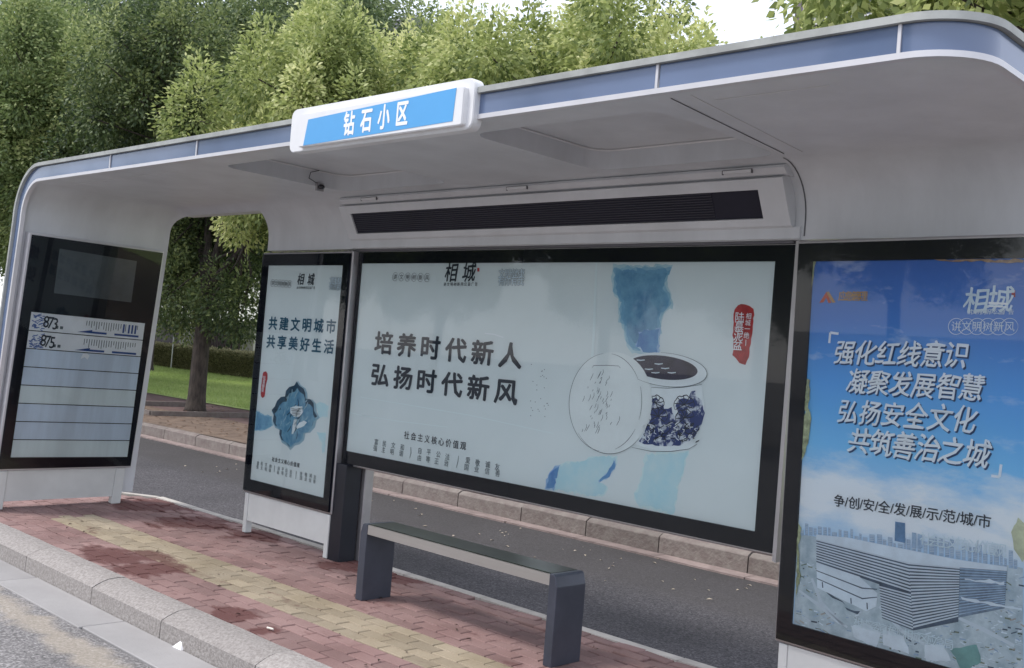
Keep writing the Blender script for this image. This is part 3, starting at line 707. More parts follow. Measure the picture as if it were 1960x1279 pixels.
# lower splashes
wash(PB, [(1044, 936), (1050, 908), (1062, 893), (1085, 884), (1110, 884), (1137, 872), (1180, 873), (1179, 892), (1165, 915), (1143, 925), (1162, 930), (1158, 948), (1136, 952), (1100, 943)], poB, 1, WC, 11, .006)
wash(PB, [(1044, 936), (1050, 908), (1062, 893), (1072, 890), (1068, 905), (1062, 925), (1060, 938)], poB, 2, WD, 12, .005)
wash(PB, [(1178, 876), (1180, 890), (1166, 914), (1145, 924), (1146, 918), (1163, 906), (1172, 890)], poB, 2, WD, 13, .004)
0 and strokes(PB, [[(x0, 885-abs(x0-1110)*.05), (x0+rr.uniform(-2, 2), 892), (x0+rr.uniform(-4, 4), rr.uniform(896, 915))] for x0 in np.linspace(1068, 1165, 30)], .006, M_wash, poB, 'watercolour_streaks', 2)
wash(PB, [(1236, 868), (1318, 862), (1312, 895), (1300, 925), (1292, 985), (1258, 978), (1222, 970), (1212, 955), (1228, 910)], poB, 1, WC, 14, .006)
# creases and tape on the poster
strokes(PB, [[(1142, 503), (1138, 620), (1130, 760)]], .022, M_fade, poB, 'poster_fold', 3)
strokes(PB, [[(693, 795), (760, 806), (860, 818)], [(670, 790), (700, 797), (722, 801)], [(690, 760), (900, 795), (1060, 830)]], .006, M_fade, poB, 'poster_fold', 3)
strokes(PB, [[(928, 638), (945, 640), (964, 646)]], .008, M_whiteink, poB, 'poster_fold', 3)
multi(PB, [[(x0, y0), (x0, y0+1.2), (x0+1.5, y0+1.6), (x0+1.4, y0)] for x0, y0 in [(rr.uniform(1015, 1050), rr.uniform(690, 800)) for _ in range(26)]], M_greyink, poB, 'dirt_specks', 4)

# ------------------------------------------------------------ printed artwork: narrow poster
lettering(PS, '共建文明城市', (523, 619), (634, 625), .128, M_tealink, poS, 4, .034, sx=1.04, sy=.9, rough=.006, name='slogan_lettering', split=True)
lettering(PS, '共享美好生活', (519, 654), (630, 664), .128, M_tealink, poS, 4, .034, sx=1.04, sy=.9, rough=.006, name='slogan_lettering', split=True)
logos(PS, poS, (((522.5, 542), (555, 544)), .030), ((576, 535), (596, 535), .095), ((570, 551), (602, 551), .024), ((635, 537), (651, 538), (634, 548), (650, 549), .06), None)
Z4 = lambda L: [(460+a/4.569, 680+b/4.569) for a, b in L]
wash(PS, Z4([(138, 475), (175, 500), (215, 525), (278, 530), (285, 620), (250, 640), (215, 652), (170, 660), (120, 660)]), poS, 1, WB, 21, .004)
wash(PS, Z4([(650, 425), (700, 412), (745, 425), (775, 440), (765, 540), (690, 545)]), poS, 1, WC, 22, .004)
wash(PS, Z4([(665, 665), (700, 680), (745, 680), (748, 760), (735, 850), (722, 850), (715, 770), (690, 730)]), poS, 1, WC, 23, .006)
def lotus(s_, dx=0, dy=0):
    cx, cy = 472+dx, 520+dy
    pts = [(497, 225), (520, 262), (560, 290), (575, 330), (578, 380), (620, 385), (650, 420), (655, 490), (682, 540), (655, 560), (640, 620), (600, 665), (560, 672), (548, 730), (510, 765), (470, 775), (432, 815), (405, 780), (360, 750), (340, 700), (345, 645), (305, 625), (283, 580), (290, 520), (272, 482), (300, 450), (320, 400), (355, 365), (392, 360), (400, 310), (430, 275), (475, 262)]
    return Z4([(cx+(a-472)*s_, cy+(b-520)*s_) for a, b in pts])
M_dishlt = mat('printed_dish_light', (.25, .45, .58), .6, 0, 0, 12, col2=(.36, .50, .56), detail=8)
M_dishdk = mat('printed_dish_dark', (.012, .055, .10), .6, 0, .4, 15)
M_dishmid = mat('printed_dish_mid', (.06, .22, .38), .6, 0, 0, 14, col2=(.20, .42, .56), detail=9)
flat(PS, lotus(1.03, 8, 8), M_dishlt, poS, 'lotus_dish', 2)
flat(PS, lotus(.97, -2, -4), M_dishdk, poS, 'lotus_dish', 3)
flat(PS, lotus(.88, 6, 26), M_dishmid, poS, 'lotus_dish', 4)
L = []; L2 = []
for i in range(46):
    a = rr.uniform(0, 6.28); r1 = rr.uniform(30, 150); x0, y0 = 465+r1*math.cos(a)*.95, 520+r1*math.sin(a)*1.25
    a2 = rr.choice((rr.gauss(1.9, .3), rr.gauss(-1.1, .3))); s_ = rr.uniform(20, 70)
    (L if i % 2 else L2).append(Z4([(x0, y0), (x0+s_*.5*math.cos(a2)+5, y0+s_*.5*math.sin(a2)), (x0+s_*math.cos(a2), y0+s_*math.sin(a2))]))
strokes(PS, L, .010, M_dishdk, poS, 'dish_drawing', 5); strokes(PS, L2, .012, M_dishlt, poS, 'dish_drawing', 6)
flat(PS, Z4([(440, 460), (490, 440), (545, 455), (548, 500), (520, 540), (470, 540), (440, 505)]), M_china, poS, 'dish_flower', 6, jag=.003)
strokes(PS, [Z4([(448+k*3, 468+k*15), (495, 474+k*12), (540-k*3, 462+k*15)]) for k in range(5)], .005, M_ink, poS, 'dish_flower_lines', 7)
flat(PS, Z4([(475, 560), (498, 562), (488, 640), (465, 690), (452, 690), (460, 620)]), M_china, poS, 'dish_stem', 6)
flat(PS, Z4([(490, 630), (520, 590), (560, 570), (590, 590), (560, 620), (500, 645)]), M_china, poS, 'dish_leaf', 6, jag=.002)
flat(PS, Z4([(196, 165), (205, 145), (228, 142), (240, 160), (237, 210), (222, 280), (212, 360), (196, 377), (180, 360), (182, 280)]), M_redink, poS, 'red_seal', 2, jag=.002)
lettering(PS, '陆慕御窑', None, None, .038, M_whiteink, poS, 4, .004, pts=Z4([(213, 200), (208, 235), (203, 270), (198, 305)]), name='seal_lettering')
lettering(PS, '社会主义核心价值观', Z4([(290, 910)])[0], Z4([(508, 962)])[0], .040, M_ink, poS, 4, .012, name='heading_lettering')
s1 = [(156, 945), (190, 950), (228, 958), (264, 972), (338, 990), (373, 998), (405, 1008), (442, 1018), (533, 1038), (577, 1045), (617, 1053), (655, 1066)]
s2 = [(152, 978), (188, 986), (225, 998), (260, 1006), (332, 1024), (370, 1032), (403, 1045), (440, 1052), (533, 1075), (574, 1084), (612, 1094), (650, 1104)]
lettering(PS, '富民文和自平公法爱敬诚友', None, None, .034, M_greyink, poS, 4, .008, pts=Z4(s1), name='value_lettering')
lettering(PS, '强主明谐由等正治国业信善', None, None, .034, M_greyink, poS, 4, .008, pts=Z4(s2), name='value_lettering')
strokes(PS, [Z4([(302, 965), (298, 1022)]), Z4([(492, 1015), (486, 1082)])], .005, M_greyink, poS, 'divider_stroke', 4)

# ------------------------------------------------------------ printed artwork: sky poster
M_shade = mat('print_letter_shadow', (.02, .06, .16), .6)
Z1 = lambda L: [(1260+a/2.787, 820+b/2.787) for a, b in L]
for s_, A, Bq, sz in (('强化红线意识', (1618, 675), (1832, 680), .118), ('凝聚发展智慧', (1642, 731), (1862, 742), .118), ('弘扬安全文化', (1625, 788), (1848, 803), .118), ('共筑善治之城', (1646, 844), (1872, 868), .124)):
    lettering(PR, s_, A, Bq, sz, M_shade, poR, 4, .016, sx=.96, sy=1.06, shear=.22, rough=.022, name='slogan_shadow', off=(.006, -.007))
    lettering(PR, s_, A, Bq, sz, M_whiteink, poR, 6, .016, sx=.96, sy=1.06, shear=.22, rough=.022, name='slogan_lettering', split=True)
strokes(PR, [[(1606, 639), (1590, 637)], [(1590, 637), (1588, 657)], [(1898, 911), (1914, 913)], [(1914, 913), (1917, 889)]], .012, M_whiteink, poR, 'corner_bracket', 6)
lettering(PR, '争/创/安/全/发/展/示/范/城/市', (1607, 959), (1885, 998), .062, M_ink, poR, 6, .012, name='motto_lettering', split=True)
flat(PR, [(1569, 580), (1583, 558), (1592, 580), (1586, 580), (1582, 570), (1577, 579)], mat('print_orange_red', (.55, .09, .04), .6), poR, 'triangle_logo', 5)
flat(PR, [(1583, 560), (1587, 558), (1600, 579), (1594, 580)], mat('print_gold', (.50, .30, .12), .6), poR, 'triangle_logo', 6)
lettering(PR, '应急管理', (1614, 567), (1653, 567), .050, mat('print_gold', (.5, .3, .12), .6), poR, 6, .02, name='logo_lettering')
logos(PR, poR, (((1831, 625), (1933, 625.5)), .036), ((1869, 576), (1917, 573), .115), ((1857, 597), (1936, 597), .026), None, [(1937, 556), (1944, 556), (1944, 569), (1937, 569)], 1.2, ink=M_paleink, layer=6)
multi(PR, [[(1893, 578), (1930, 580), (1930, 584), (1893, 582)], [(1895, 585), (1928, 587), (1928, 589), (1895, 588)]], M_whiteink, poR, 'logo_bars', 7)
# the photographed city printed below
M_pgrd = mat('printed_city_ground', (.36, .47, .55), .6, 0, 0, 16, col2=(.60, .70, .77), detail=9)
M_pgreen = mat('printed_grass', (.12, .17, .13), .6, 0, .5, 22)
M_pwhite = mat('printed_white_block', (.70, .80, .90), .6, 0, .08, 9)
M_pslat = mat('printed_building_light', (.60, .69, .78), .6, 0, .05, 12)
M_pdark = mat('printed_building_dark', (.065, .10, .155), .6, 0, .3, 12)
M_phaze = mat('printed_far_city', (.42, .57, .74), .6, 0, 0, 30, col2=(.26, .38, .56), detail=4)
flat(PR, Z1([(752, 565), (1000, 600), (1340, 690), (1620, 720), (1860, 730), (1945, 745), (1948, 1415), (1480, 1279), (722, 1040)]), M_pgrd, poR, 'city_ground_print', 1)
pol = []; x0 = 755
while x0 < 1900:
    w_ = rr.uniform(9, 30); t = (x0-755)/1150; yb_ = 565+max(0, x0-850)*.17; hh = rr.uniform(25, 75)*(.8 if t < .6 else 1.35)
    pol.append([(x0, yb_-hh), (x0, yb_+6), (x0+w_, yb_+8), (x0+w_, yb_-hh+3)]); x0 += w_+rr.uniform(3, 14)
multi(PR, [Z1(q) for q in pol], M_phaze, poR, 'skyline_print', 2)
multi(PR, [Z1([(a+rr.uniform(1, 5), b_[0][1]+k*9+4), (a+rr.uniform(1, 5), b_[0][1]+k*9+7), (b_[2][0]-2, b_[0][1]+k*9+8), (b_[2][0]-2, b_[0][1]+k*9+5)]) for b_ in pol for a in (b_[0][0],) for k in range(int((b_[1][1]-b_[0][1])/9)-1)], M_pslat, poR, 'skyline_floors_print', 3)
flat(PR, Z1([(1265, 497), (1318, 505), (1318, 612), (1262, 600)]), mat('printed_tower', (.12, .24, .42), .6, 0, .2, 20), poR, 'tower_print', 4)
multi(PR, [Z1([(1355, 555), (1378, 558), (1378, 640), (1352, 636)]), Z1([(1385, 562), (1410, 566), (1410, 640), (1383, 640)])], M_phaze, poR, 'tower_print', 4)
def quadlines(a, b, c, d, n, frac=.55):
    """stripes between edge a-d (left) and b-c (right)"""
    out = []
    for i in range(n):
        t0, t1 = i/n, (i+frac)/n; f = lambda p, q, t: (p[0]+(q[0]-p[0])*t, p[1]+(q[1]-p[1])*t)
        out.append(Z1([f(a, d, t0), f(a, d, t1), f(b, c, t1), f(b, c, t0)]))
    return out
flat(PR, Z1([(845, 590), (1340, 715), (1362, 1078), (1195, 1012), (1180, 832), (845, 712)]), M_pdark, poR, 'striped_building_print', 4)
flat(PR, Z1([(1340, 715), (1610, 742), (1602, 1032), (1362, 1078)]), M_pdark, poR, 'striped_building_print', 4)
flat(PR, Z1([(1610, 742), (1862, 762), (1850, 960), (1602, 1010)]), mat('printed_building_mid', (.17, .24, .33), .6, 0, .3, 20), poR, 'striped_building_print', 4)
multi(PR, quadlines((845, 590), (1340, 715), (1350, 880), (845, 712), 9), M_pslat, poR, 'facade_stripes_print', 5)
multi(PR, quadlines((1181, 840), (1350, 885), (1362, 1078), (1195, 1012), 12), M_pslat, poR, 'facade_stripes_print', 5)
multi(PR, quadlines((1340, 715), (1610, 742), (1602, 1010), (1362, 1072), 20), M_pslat, poR, 'facade_stripes_print', 5)
multi(PR, quadlines((1612, 745), (1860, 765), (1850, 955), (1604, 1005), 16, .4), M_phaze, poR, 'facade_stripes_print', 5)
flat(PR, Z1([(845, 566), (1010, 582), (1210, 622), (1600, 700), (1862, 738), (1862, 760), (1610, 742), (1340, 715), (845, 590)]), M_pwhite, poR, 'roof_print', 6)
flat(PR, Z1([(845, 715), (1075, 790), (1172, 880), (1166, 950), (1112, 975), (850, 850)]), M_pwhite, poR, 'white_hall_print', 6)
strokes(PR, [Z1([(846, 758), (1090, 852), (1170, 858)]), Z1([(848, 800), (1092, 908), (1170, 900)]), Z1([(878, 820), (880, 850)]), Z1([(1030, 905), (1032, 935)]), Z1([(1116, 930), (1118, 965)])], .006, M_pdark, poR, 'hall_lines_print', 7)
for pts_, m_, s_ in (([(870, 850), (1005, 935), (930, 905)], M_pdark, 2), 
                    ([(1000, 950), (1075, 975), (1060, 990), (1010, 970)], M_pdark, 5),
                    ([(1030, 1050), (1110, 1045), (1190, 1090), (1160, 1170), (1040, 1110)], M_pwhite, 6), ([(1200, 1070), (1310, 1110), (1345, 1200), (1200, 1160)], M_pwhite, 7), ([(1420, 1160), (1520, 1150), (1560, 1240), (1430, 1250)], M_pwhite, 8),
                    ([(1560, 1180), (1700, 1150), (1730, 1250), (1620, 1300)], mat('printed_teal_roof', (.17, .36, .36), .6, 0, .2, 9), 9), ([(1640, 800), (1850, 820), (1850, 832), (1640, 812)], M_pwhite, 10), ([(1620, 900), (1940, 960), (1940, 972), (1620, 912)], M_pwhite, 11)):
    flat(PR, Z1(pts_), m_, poR, 'city_detail_print', 3 if s_ < 10 else 6, jag=.003, seed=s_)
bitm = [M_pwhite, M_pslat, M_phaze, M_pdark, M_pgreen, mat('printed_olive', (.20, .24, .17), .6, 0, .3, 20), mat('printed_warm_grey', (.40, .38, .36), .6, 0, .3, 20)]
bits = {i: [] for i in range(7)}
def inside(x_, y_):
    lo = 870 if x_ < 850 else (975 if x_ < 1180 else (1050 if x_ < 1600 else 770)); hi = 1040+(x_-722)*.34
    return lo < y_ < hi-6
for _ in range(900):
    x_, y_ = rr.uniform(730, 1935), rr.uniform(700, 1400)
    if x_ < 850 and y_ < 870: ok = y_ > 620
    else: ok = inside(x_, y_)
    if not ok: continue
    L_ = rr.uniform(5, 34); h_ = rr.uniform(2, 9); sl = rr.choice((.28, .34, -.45, 1.1)); k_ = rr.choice((0, 0, 0, 1, 1, 2, 2, 3, 4, 5, 6))
    bits[k_].append(Z1([(x_, y_), (x_, y_+h_), (x_+L_, y_+h_+sl*L_*.6), (x_+L_, y_+sl*L_*.6)]))
for k_, b_ in bits.items(): multi(PR, b_, bitm[k_], poR, 'city_blocks_print', 2+k_*.12)
strokes(PR, [Z1([(752, 865), (860, 945), (960, 1030), (1010, 1060)]), Z1([(820, 800), (870, 930), (990, 1050)]), Z1([(1180, 950), (1300, 1080), (1420, 1150)]), Z1([(1600, 1010), (1750, 1080), (1900, 1160)])], .020, M_pslat, poR, 'city_road_print', 3)
lettering(PR, '社会主义核心价值观', Z1([(1430, 590)])[0], Z1([(1825, 648)])[0], .062, M_paleink, poR, 8, .004, name='faint_lettering')
lettering(PR, '相城区委宣传部', Z1([(1070, 1035)])[0], Z1([(1270, 1085)])[0], .05, M_paleink, poR, 8, .004, name='credit_lettering')
lettering(PR, '相城区应急局', Z1([(1335, 1100)])[0], Z1([(1550, 1150)])[0], .05, M_paleink, poR, 8, .004, name='credit_lettering')
# peeling yellowed paper edges
M_peel = mat('yellowed_poster_edge', (.42, .46, .28), .8, 0, .4, 30)
flat(PR, [(1557, 498), (1566, 497), (1560, 510), (1557, 540), (1553, 575), (1553, 530)], M_peel, poR, 'peeling_edge', 8, jag=.002, seed=31)
flat(PR, [(1545, 725), (1552, 730), (1548, 780), (1553, 800), (1548, 850), (1537, 880), (1539, 820)], M_peel, poR, 'peeling_edge', 8, jag=.003, seed=32)
flat(PR, [(1530, 1000), (1535, 1010), (1530, 1060), (1533, 1100), (1524, 1140), (1526, 1060)], M_peel, poR, 'peeling_edge', 8, jag=.003, seed=33)
flat(PR, [(1790, 497), (1830, 502), (1870, 500), (1930, 504), (1958, 502), (1961, 497), (1860, 497)], mat('torn_paper_edge', (.35, .24, .16), .8, 0, .4, 30), poR, 'torn_edge', 8, jag=.002, seed=34)
flat(PR, [(1951, 990), (1938, 1018), (1942, 1050), (1958, 1075), (1965, 1060), (1968, 1010)], mat('yellowed_curl', (.60, .64, .46), .8, 0, .2, 12), poR, 'peeling_edge', 8, jag=.002, seed=35)

# ------------------------------------------------------------ shelter shell
ZC, ZT, YR, YB = 2.762, 2.905, 3.425, 4.975       # ceiling, roof top, rim plane, back wall inner
XL, XR, LEAN = -9.06, -1.36, .119
sh = empty('bus_shelter', (-5.2, 4.6, 0), 'long pale grey bus shelter canopy with rounded arch end and blue grey fascia', 'bus shelter')
def bevel_box(x0, x1, y0, y1, z0, z1, spec, seg=8):
    """spec: list of (test(midpoint, direction) -> bool, radius)"""
    bm = bmesh.new(); V, Fc = box(x0, x1, y0, y1, z0, z1); vs = [bm.verts.new(q) for q in V]
    for f in Fc: bm.faces.new([vs[i] for i in f])
    bmesh.ops.recalc_face_normals(bm, faces=bm.faces)
    for test, rad in spec:
        ed = [e for e in bm.edges if test((e.verts[0].co+e.verts[1].co)/2, (e.verts[0].co-e.verts[1].co).normalized(), e.calc_length())]
        if ed: bmesh.ops.bevel(bm, geom=ed, offset=rad, segments=seg, affect='EDGES', profile=.5)
    me = bpy.data.meshes.new('tmp'); bm.to_mesh(me); bm.free(); o = bpy.data.objects.new('tmp', me); COL.objects.link(o); return o
nearv = lambda a, b: abs(a-b) < 1e-3
def two_rad(x0, x1, y0, y1, z0, z1, rA, rB, extra=None):
    """inner volume: same radius on the left-top, back-top and left-back edges so the corner closes smoothly"""
    return bevel_box(x0, x1, y0, y1, z0, z1, [(lambda m, d, L: (nearv(m.x, x0) and nearv(m.z, z1)) or (nearv(m.y, y1) and nearv(m.z, z1)) or (nearv(m.x, x0) and nearv(m.y, y1)), rA)]+(extra or []), 10)
def lean(o):
    for v_ in o.data.vertices:
        if v_.co.x < XL+.9 and v_.co.z < 2.45: v_.co.x -= (2.45-v_.co.z)*LEAN
        if v_.co.x < XL+.5: v_.co.x -= max(0, v_.co.y-YR)*.075
def boolean(a, b, op='DIFFERENCE'):
    md = a.modifiers.new('b', 'BOOLEAN'); md.operation = op; md.object = b; md.solver = 'EXACT'
    bpy.context.view_layer.update(); dg = bpy.context.evaluated_depsgraph_get()
    me = bpy.data.meshes.new_from_object(a.evaluated_get(dg)); a.modifiers.clear(); old = a.data; a.data = me; bpy.data.meshes.remove(old)
    bpy.data.objects.remove(b)
TH = .14
ZS = 2.382       # bottom of the shell behind the light boxes
outer = bevel_box(XL-TH, XR, YR, YB+.08, .10, ZT, [(lambda m, d, L: nearv(m.x, XL-TH) and nearv(m.z, ZT), .44), (lambda m, d, L: (nearv(m.x, XR) and nearv(m.y, YR)), .22), (lambda m, d, L: nearv(m.y, YB+.08) and nearv(m.z, ZT) and m.x > XL, .10)], 10)
lean(outer)
inner = two_rad(XL, XR+3, YR-1, YB, -1, ZC, .27, .27)
lean(inner); boolean(outer, inner)
c = bevel_box(XL-2, XR+2, 4.80, 7, -1, ZS, []); boolean(outer, c)                               # nothing behind the boxes
c = bevel_box(-11.5, -7.80, 4.78, 6.5, -2, 2.725, [(lambda m, d, L: nearv(m.y, 4.78) and nearv(m.z, 2.725), .16), (lambda m, d, L: nearv(m.x, -7.80) and nearv(m.z, 2.725), .20)], 8); boolean(outer, c)
c = bevel_box(XL+.5, XR+2, YR-2, 7, -1, 2.2, []); boolean(outer, c)
for hx0, hx1 in ((-3.95, -2.76), (-6.36, -5.18)):
    c = bevel_box(hx0, hx1, 3.64, 4.66, 2.4, ZT-.028, [(lambda m, d, L: abs(d.z) > .9, .13)], 6); boolean(outer, c)
outer.name = 'canopy'; outer.parent = sh; outer.location = -Vector(sh.location); outer.data.materials.clear(); outer.data.materials.append(M_shell)
outer.data.polygons.foreach_set('use_smooth', [True]*len(outer.data.polygons)); outer.data.set_sharp_from_angle(angle=R(32)); outer.data.name = 'canopy'
# fascia path: left arch up, along the front, round the right corner
path = []    # (position of inner edge at rim plane, across, out)
for z in np.linspace(.10, 2.45, 8): path.append((Vector((XL-(2.45-z)*LEAN, YR, z)), Vector((-1, 0, 0)), -UY))
rI = .29
for k in range(0, 11):
    a = R(180-90*k/10); path.append((Vector((XL+rI+rI*math.cos(a), YR, ZC-rI+rI*math.sin(a))), Vector((math.cos(a), 0, math.sin(a))), -UY))
front_i = len(path)-1
rF = .22
for xx in (-8.2, -7.515, -7.495, -6.28, -6.26, -5.0, -3.6, -2.62, -2.6, -2.1, XR-rF): path.append((Vector((xx, YR, ZC)), UZ.copy(), -UY))
for k in range(1, 11):
    a = R(-90+90*k/10); path.append((Vector((XR-rF+rF*math.cos(a), YR+rF+rF*math.sin(a), ZC)), UZ.copy(), Vector((math.cos(a), math.sin(a), 0))))
path.append((Vector((XR, YB+.06, ZC)), UZ.copy(), UX.copy()))
def sweep(name, i0, i1, a0, a1, c0, c1, m, smooth=True):
    V, Fc = [], []; seg = path[i0:i1+1]
    for p_, ac, ou in seg:
        for a, c_ in ((a0, c0), (a0, c1), (a1, c1), (a1, c0)): V.append(p_+ac*a+ou*c_)
    for i in range(len(seg)-1):
        for k in range(4): k2 = (k+1) % 4; Fc.append((i*4+k, i*4+k2, i*4+4+k2, i*4+4+k))
    Fc += [(3, 2, 1, 0), tuple(4*(len(seg)-1)+k for k in range(4))]
    o = part(name, V, Fc, m, sh, smooth); o.data.set_sharp_from_angle(angle=R(40))
    bm = bmesh.new(); bm.from_mesh(o.data); bmesh.ops.recalc_face_normals(bm, faces=bm.faces); bm.to_mesh(o.data); bm.free(); return o
M_fas = mat('blue_grey_fascia_glass', (.10, .14, .235), .22, 0, .12, .8, coat=.5)
last = len(path)-1
sweep('lower_trim', 0, last, -.004, .018, -.01, .022, M_trim)
sweep('roof_edge_trim', 0, last, TH-.022, TH+.006, -.01, .034, M_rooftrim)
ixs = [i for i, (p_, a_, o_) in enumerate(path)]
def idx_x(xv): return min(range(front_i, front_i+11), key=lambda i: abs(path[i][0].x-xv))
cuts = [(0, idx_x(-7.515)), (idx_x(-7.495), idx_x(-6.28)), (idx_x(-6.26), idx_x(-2.62)), (idx_x(-2.6), last)]
for a, b in cuts: sweep('fascia_panel', a, b, .020, TH-.024, -.008, .012, M_fas)
for xv in (-7.505, -6.27, -2.61, -1.60):
    V, Fc = box(xv-.006, xv+.006, YR-.020, YR-.013, ZC+.019, ZC+TH-.023); part('joint_strip', V, Fc, M_trim, sh)
# ceiling seams and the junction line at the display unit end
M_seam = mat('dark_seam', (.11, .11, .12), .7)
M_lip = mat('hatch_lip_paint', (.66, .66, .66), .5)
for x0_, x1_ in ((-2.60, -2.72), (-2.50, -2.62)):
    V = [Vector((x0_-.0025, 3.5, ZC-.003)), Vector((x0_+.0025, 3.5, ZC-.003)), Vector((x1_+.0025, 4.62, ZC-.003)), Vector((x1_-.0025, 4.62, ZC-.003))]
    part('ceiling_seam', V+[q+UZ*.002 for q in V], BF, M_seam if x0_ < -2.55 else M_lip, sh)
V, Fc = box(-8.6, -6.9, 3.62, 3.624, ZC-.003, ZC-.001); part('ceiling_seam', V, Fc, M_lip, sh)
V, Fc = box(-2.45, -1.95, 3.60, 3.604, ZC-.003, ZC-.001); part('ceiling_seam', V, Fc, M_lip, sh)
pr = [(YB-.27+.268*math.sin(R(a)), ZC-.27+.268*math.cos(R(a))) for a in range(0, 91, 9)]+[(YB-.002, 2.40)]
V, Fc = [], []
for y_, z_ in pr: V += [Vector((-2.776, y_, z_)), Vector((-2.768, y_, z_))]
Fc = [(2*i, 2*i+2, 2*i+3, 2*i+1) for i in range(len(pr)-1)]; part('wall_seam', V, Fc, M_seam, sh)
# hatch: thin light line round the recess head, shown as pale cord trim
def hatch_trim(hx0, hx1):
    z_ = ZT-.034; r_ = .12; pts = [(hx0+.004, 3.70)]
    for a in range(180, 89, -15): pts.append((hx0+.004+r_+r_*math.cos(R(a)), 4.656-r_+r_*math.sin(R(a))))
    pts.append((hx1-.16, 4.656))
    V, Fc = tube([(a, b, z_) for a, b in pts], .006, 6); part('hatch_trim', V, Fc, M_lip, sh)
hatch_trim(-3.95, -2.76); hatch_trim(-6.36, -5.18)
# posts
for nm, x0_, x1_, m_ in (('post', -6.578, -6.43, M_dark), ('post', -2.62, -2.48, M_dark)):
    V, Fc = box(x0_, x1_, 4.952 if x0_ < -5 else 5.01, 5.10, -.03, .735); bevelled(nm, V, Fc, m_, sh, .006, 2)
for x0_, x1_ in ((-6.578, -6.43), (-2.62, -2.48)):
    V, Fc = box(x0_-.03, x1_+.03, 5.115, 5.20, .0 if x0_ < -5 else .3, 2.55); bevelled('rear_post', V, Fc, M_alu, sh, .006, 2)
# upright joint strips between the boxes
for x0_ in (-6.625, -2.826):
    V, Fc = box(x0_-.014 if x0_ < -5 else x0_+.002, x0_-.002 if x0_ < -5 else x0_+.016, 4.985, 5.03, .70, 2.378); part('joint_strip', V, Fc, M_alu, sh)
    V, Fc = box(x0_-.040 if x0_ < -5 else x0_+.024, x0_-.028 if x0_ < -5 else x0_+.036, 4.965, 5.02, .70, 2.378); part('joint_strip', V, Fc, M_alu, sh)
V, Fc = box(-6.60, -2.84, 4.988, 5.05, 2.366, 2.380); part('shadow_gap', V, Fc, M_seam, sh)

# ------------------------------------------------------------ display unit under the canopy
du = empty('display_unit', (-4.7, 4.86, 2.4), 'long dark ribbed message display in a light grey housing above the wide billboard', 'display')
A0 = Vector((-6.60, 4.800, 2.682)); B0 = Vector((-6.60, 4.925, 2.450))      # face top, bottom
fu, fv = UX.copy(), (A0-B0).normalized(); fn = fu.cross(fv); Lx, Hf = 3.775, (A0-B0).length
fo = B0
ins_l, ins_r, ins_b, ins_t = .115, .155, .042, .060
V, Fc = join(frame_box(fo, fu, fv, fn, 0, ins_l, 0, Hf, -.03, 0), frame_box(fo, fu, fv, fn, Lx-ins_r, Lx, 0, Hf, -.03, 0),
             frame_box(fo, fu, fv, fn, ins_l, Lx-ins_r, 0, ins_b, -.03, 0), frame_box(fo, fu, fv, fn, ins_l, Lx-ins_r, Hf-ins_t, Hf, -.03, 0))
part('front_frame', V, Fc, M_shell, du)
M_led = mat('dark_led_matrix', (.020, .020, .032), .5, 0, .15, 2, spec=.2)
V, Fc = frame_box(fo, fu, fv, fn, ins_l, Lx-ins_r, ins_b, Hf-ins_t, -.03, -.014); part('screen', V, Fc, M_led, du)
nl = 11
for k in range(nl):
    b0 = ins_b+(Hf-ins_b-ins_t)*(k+.25)/nl; V, Fc = frame_box(fo, fu, fv, fn, ins_l+.002, Lx-ins_r-.30, b0, b0+.0045, -.014, -.008); part('louvre', V, Fc, mat('louvre_grey', (.032, .032, .046), .5), du)
# body behind the face, closed against shell
prof = [(4.800+.036, 2.676), (4.925+.012, 2.452), (4.955, 2.442), (4.968, 2.442), (4.968, 2.60), (4.90, 2.70), (4.83, 2.70)]
V = [Vector((x_, y_, z_)) for x_ in (-6.597, -2.828) for y_, z_ in prof]; k = len(prof)
Fc = [tuple(range(k)), tuple(range(2*k-1, k-1, -1))]+[(i, k+i, k+(i+1) % k, (i+1) % k) for i in range(k)]
part('housing', V, Fc, M_shell, du)
prof = [(4.775, 2.742), (4.768, 2.728), (4.80, 2.700), (4.84, 2.695), (4.92, 2.70), (4.90, 2.745), (4.83, 2.760)]
V = [Vector((x_, y_, z_)) for x_ in (-6.56, -2.80) for y_, z_ in prof]
part('top_cover', V, Fc, M_shell, du)
for px_ in (707, 990, 1412):
    q = hit(px_, 385 if px_ < 800 else (367 if px_ < 1200 else 333), (0, 4.775, 0), UY)
    V, Fc = box(q.x-.085, q.x+.085, 4.762, 4.772, 2.712, 2.727); part('latch', V, Fc, M_lip, du)
    V, Fc = join(box(q.x-.092, q.x-.086, 4.765, 4.775, 2.708, 2.731), box(q.x+.086, q.x+.092, 4.765, 4.775, 2.708, 2.731), box(q.x-.086, q.x+.086, 4.765, 4.774, 2.728, 2.731)); part('latch_gap', V, Fc, M_seam, du)
# wall filler between display and billboard
V, Fc = box(-6.62, -2.79, 4.955, 4.984, 2.386, 2.448); part('lower_panel', V, Fc, M_shell, du)

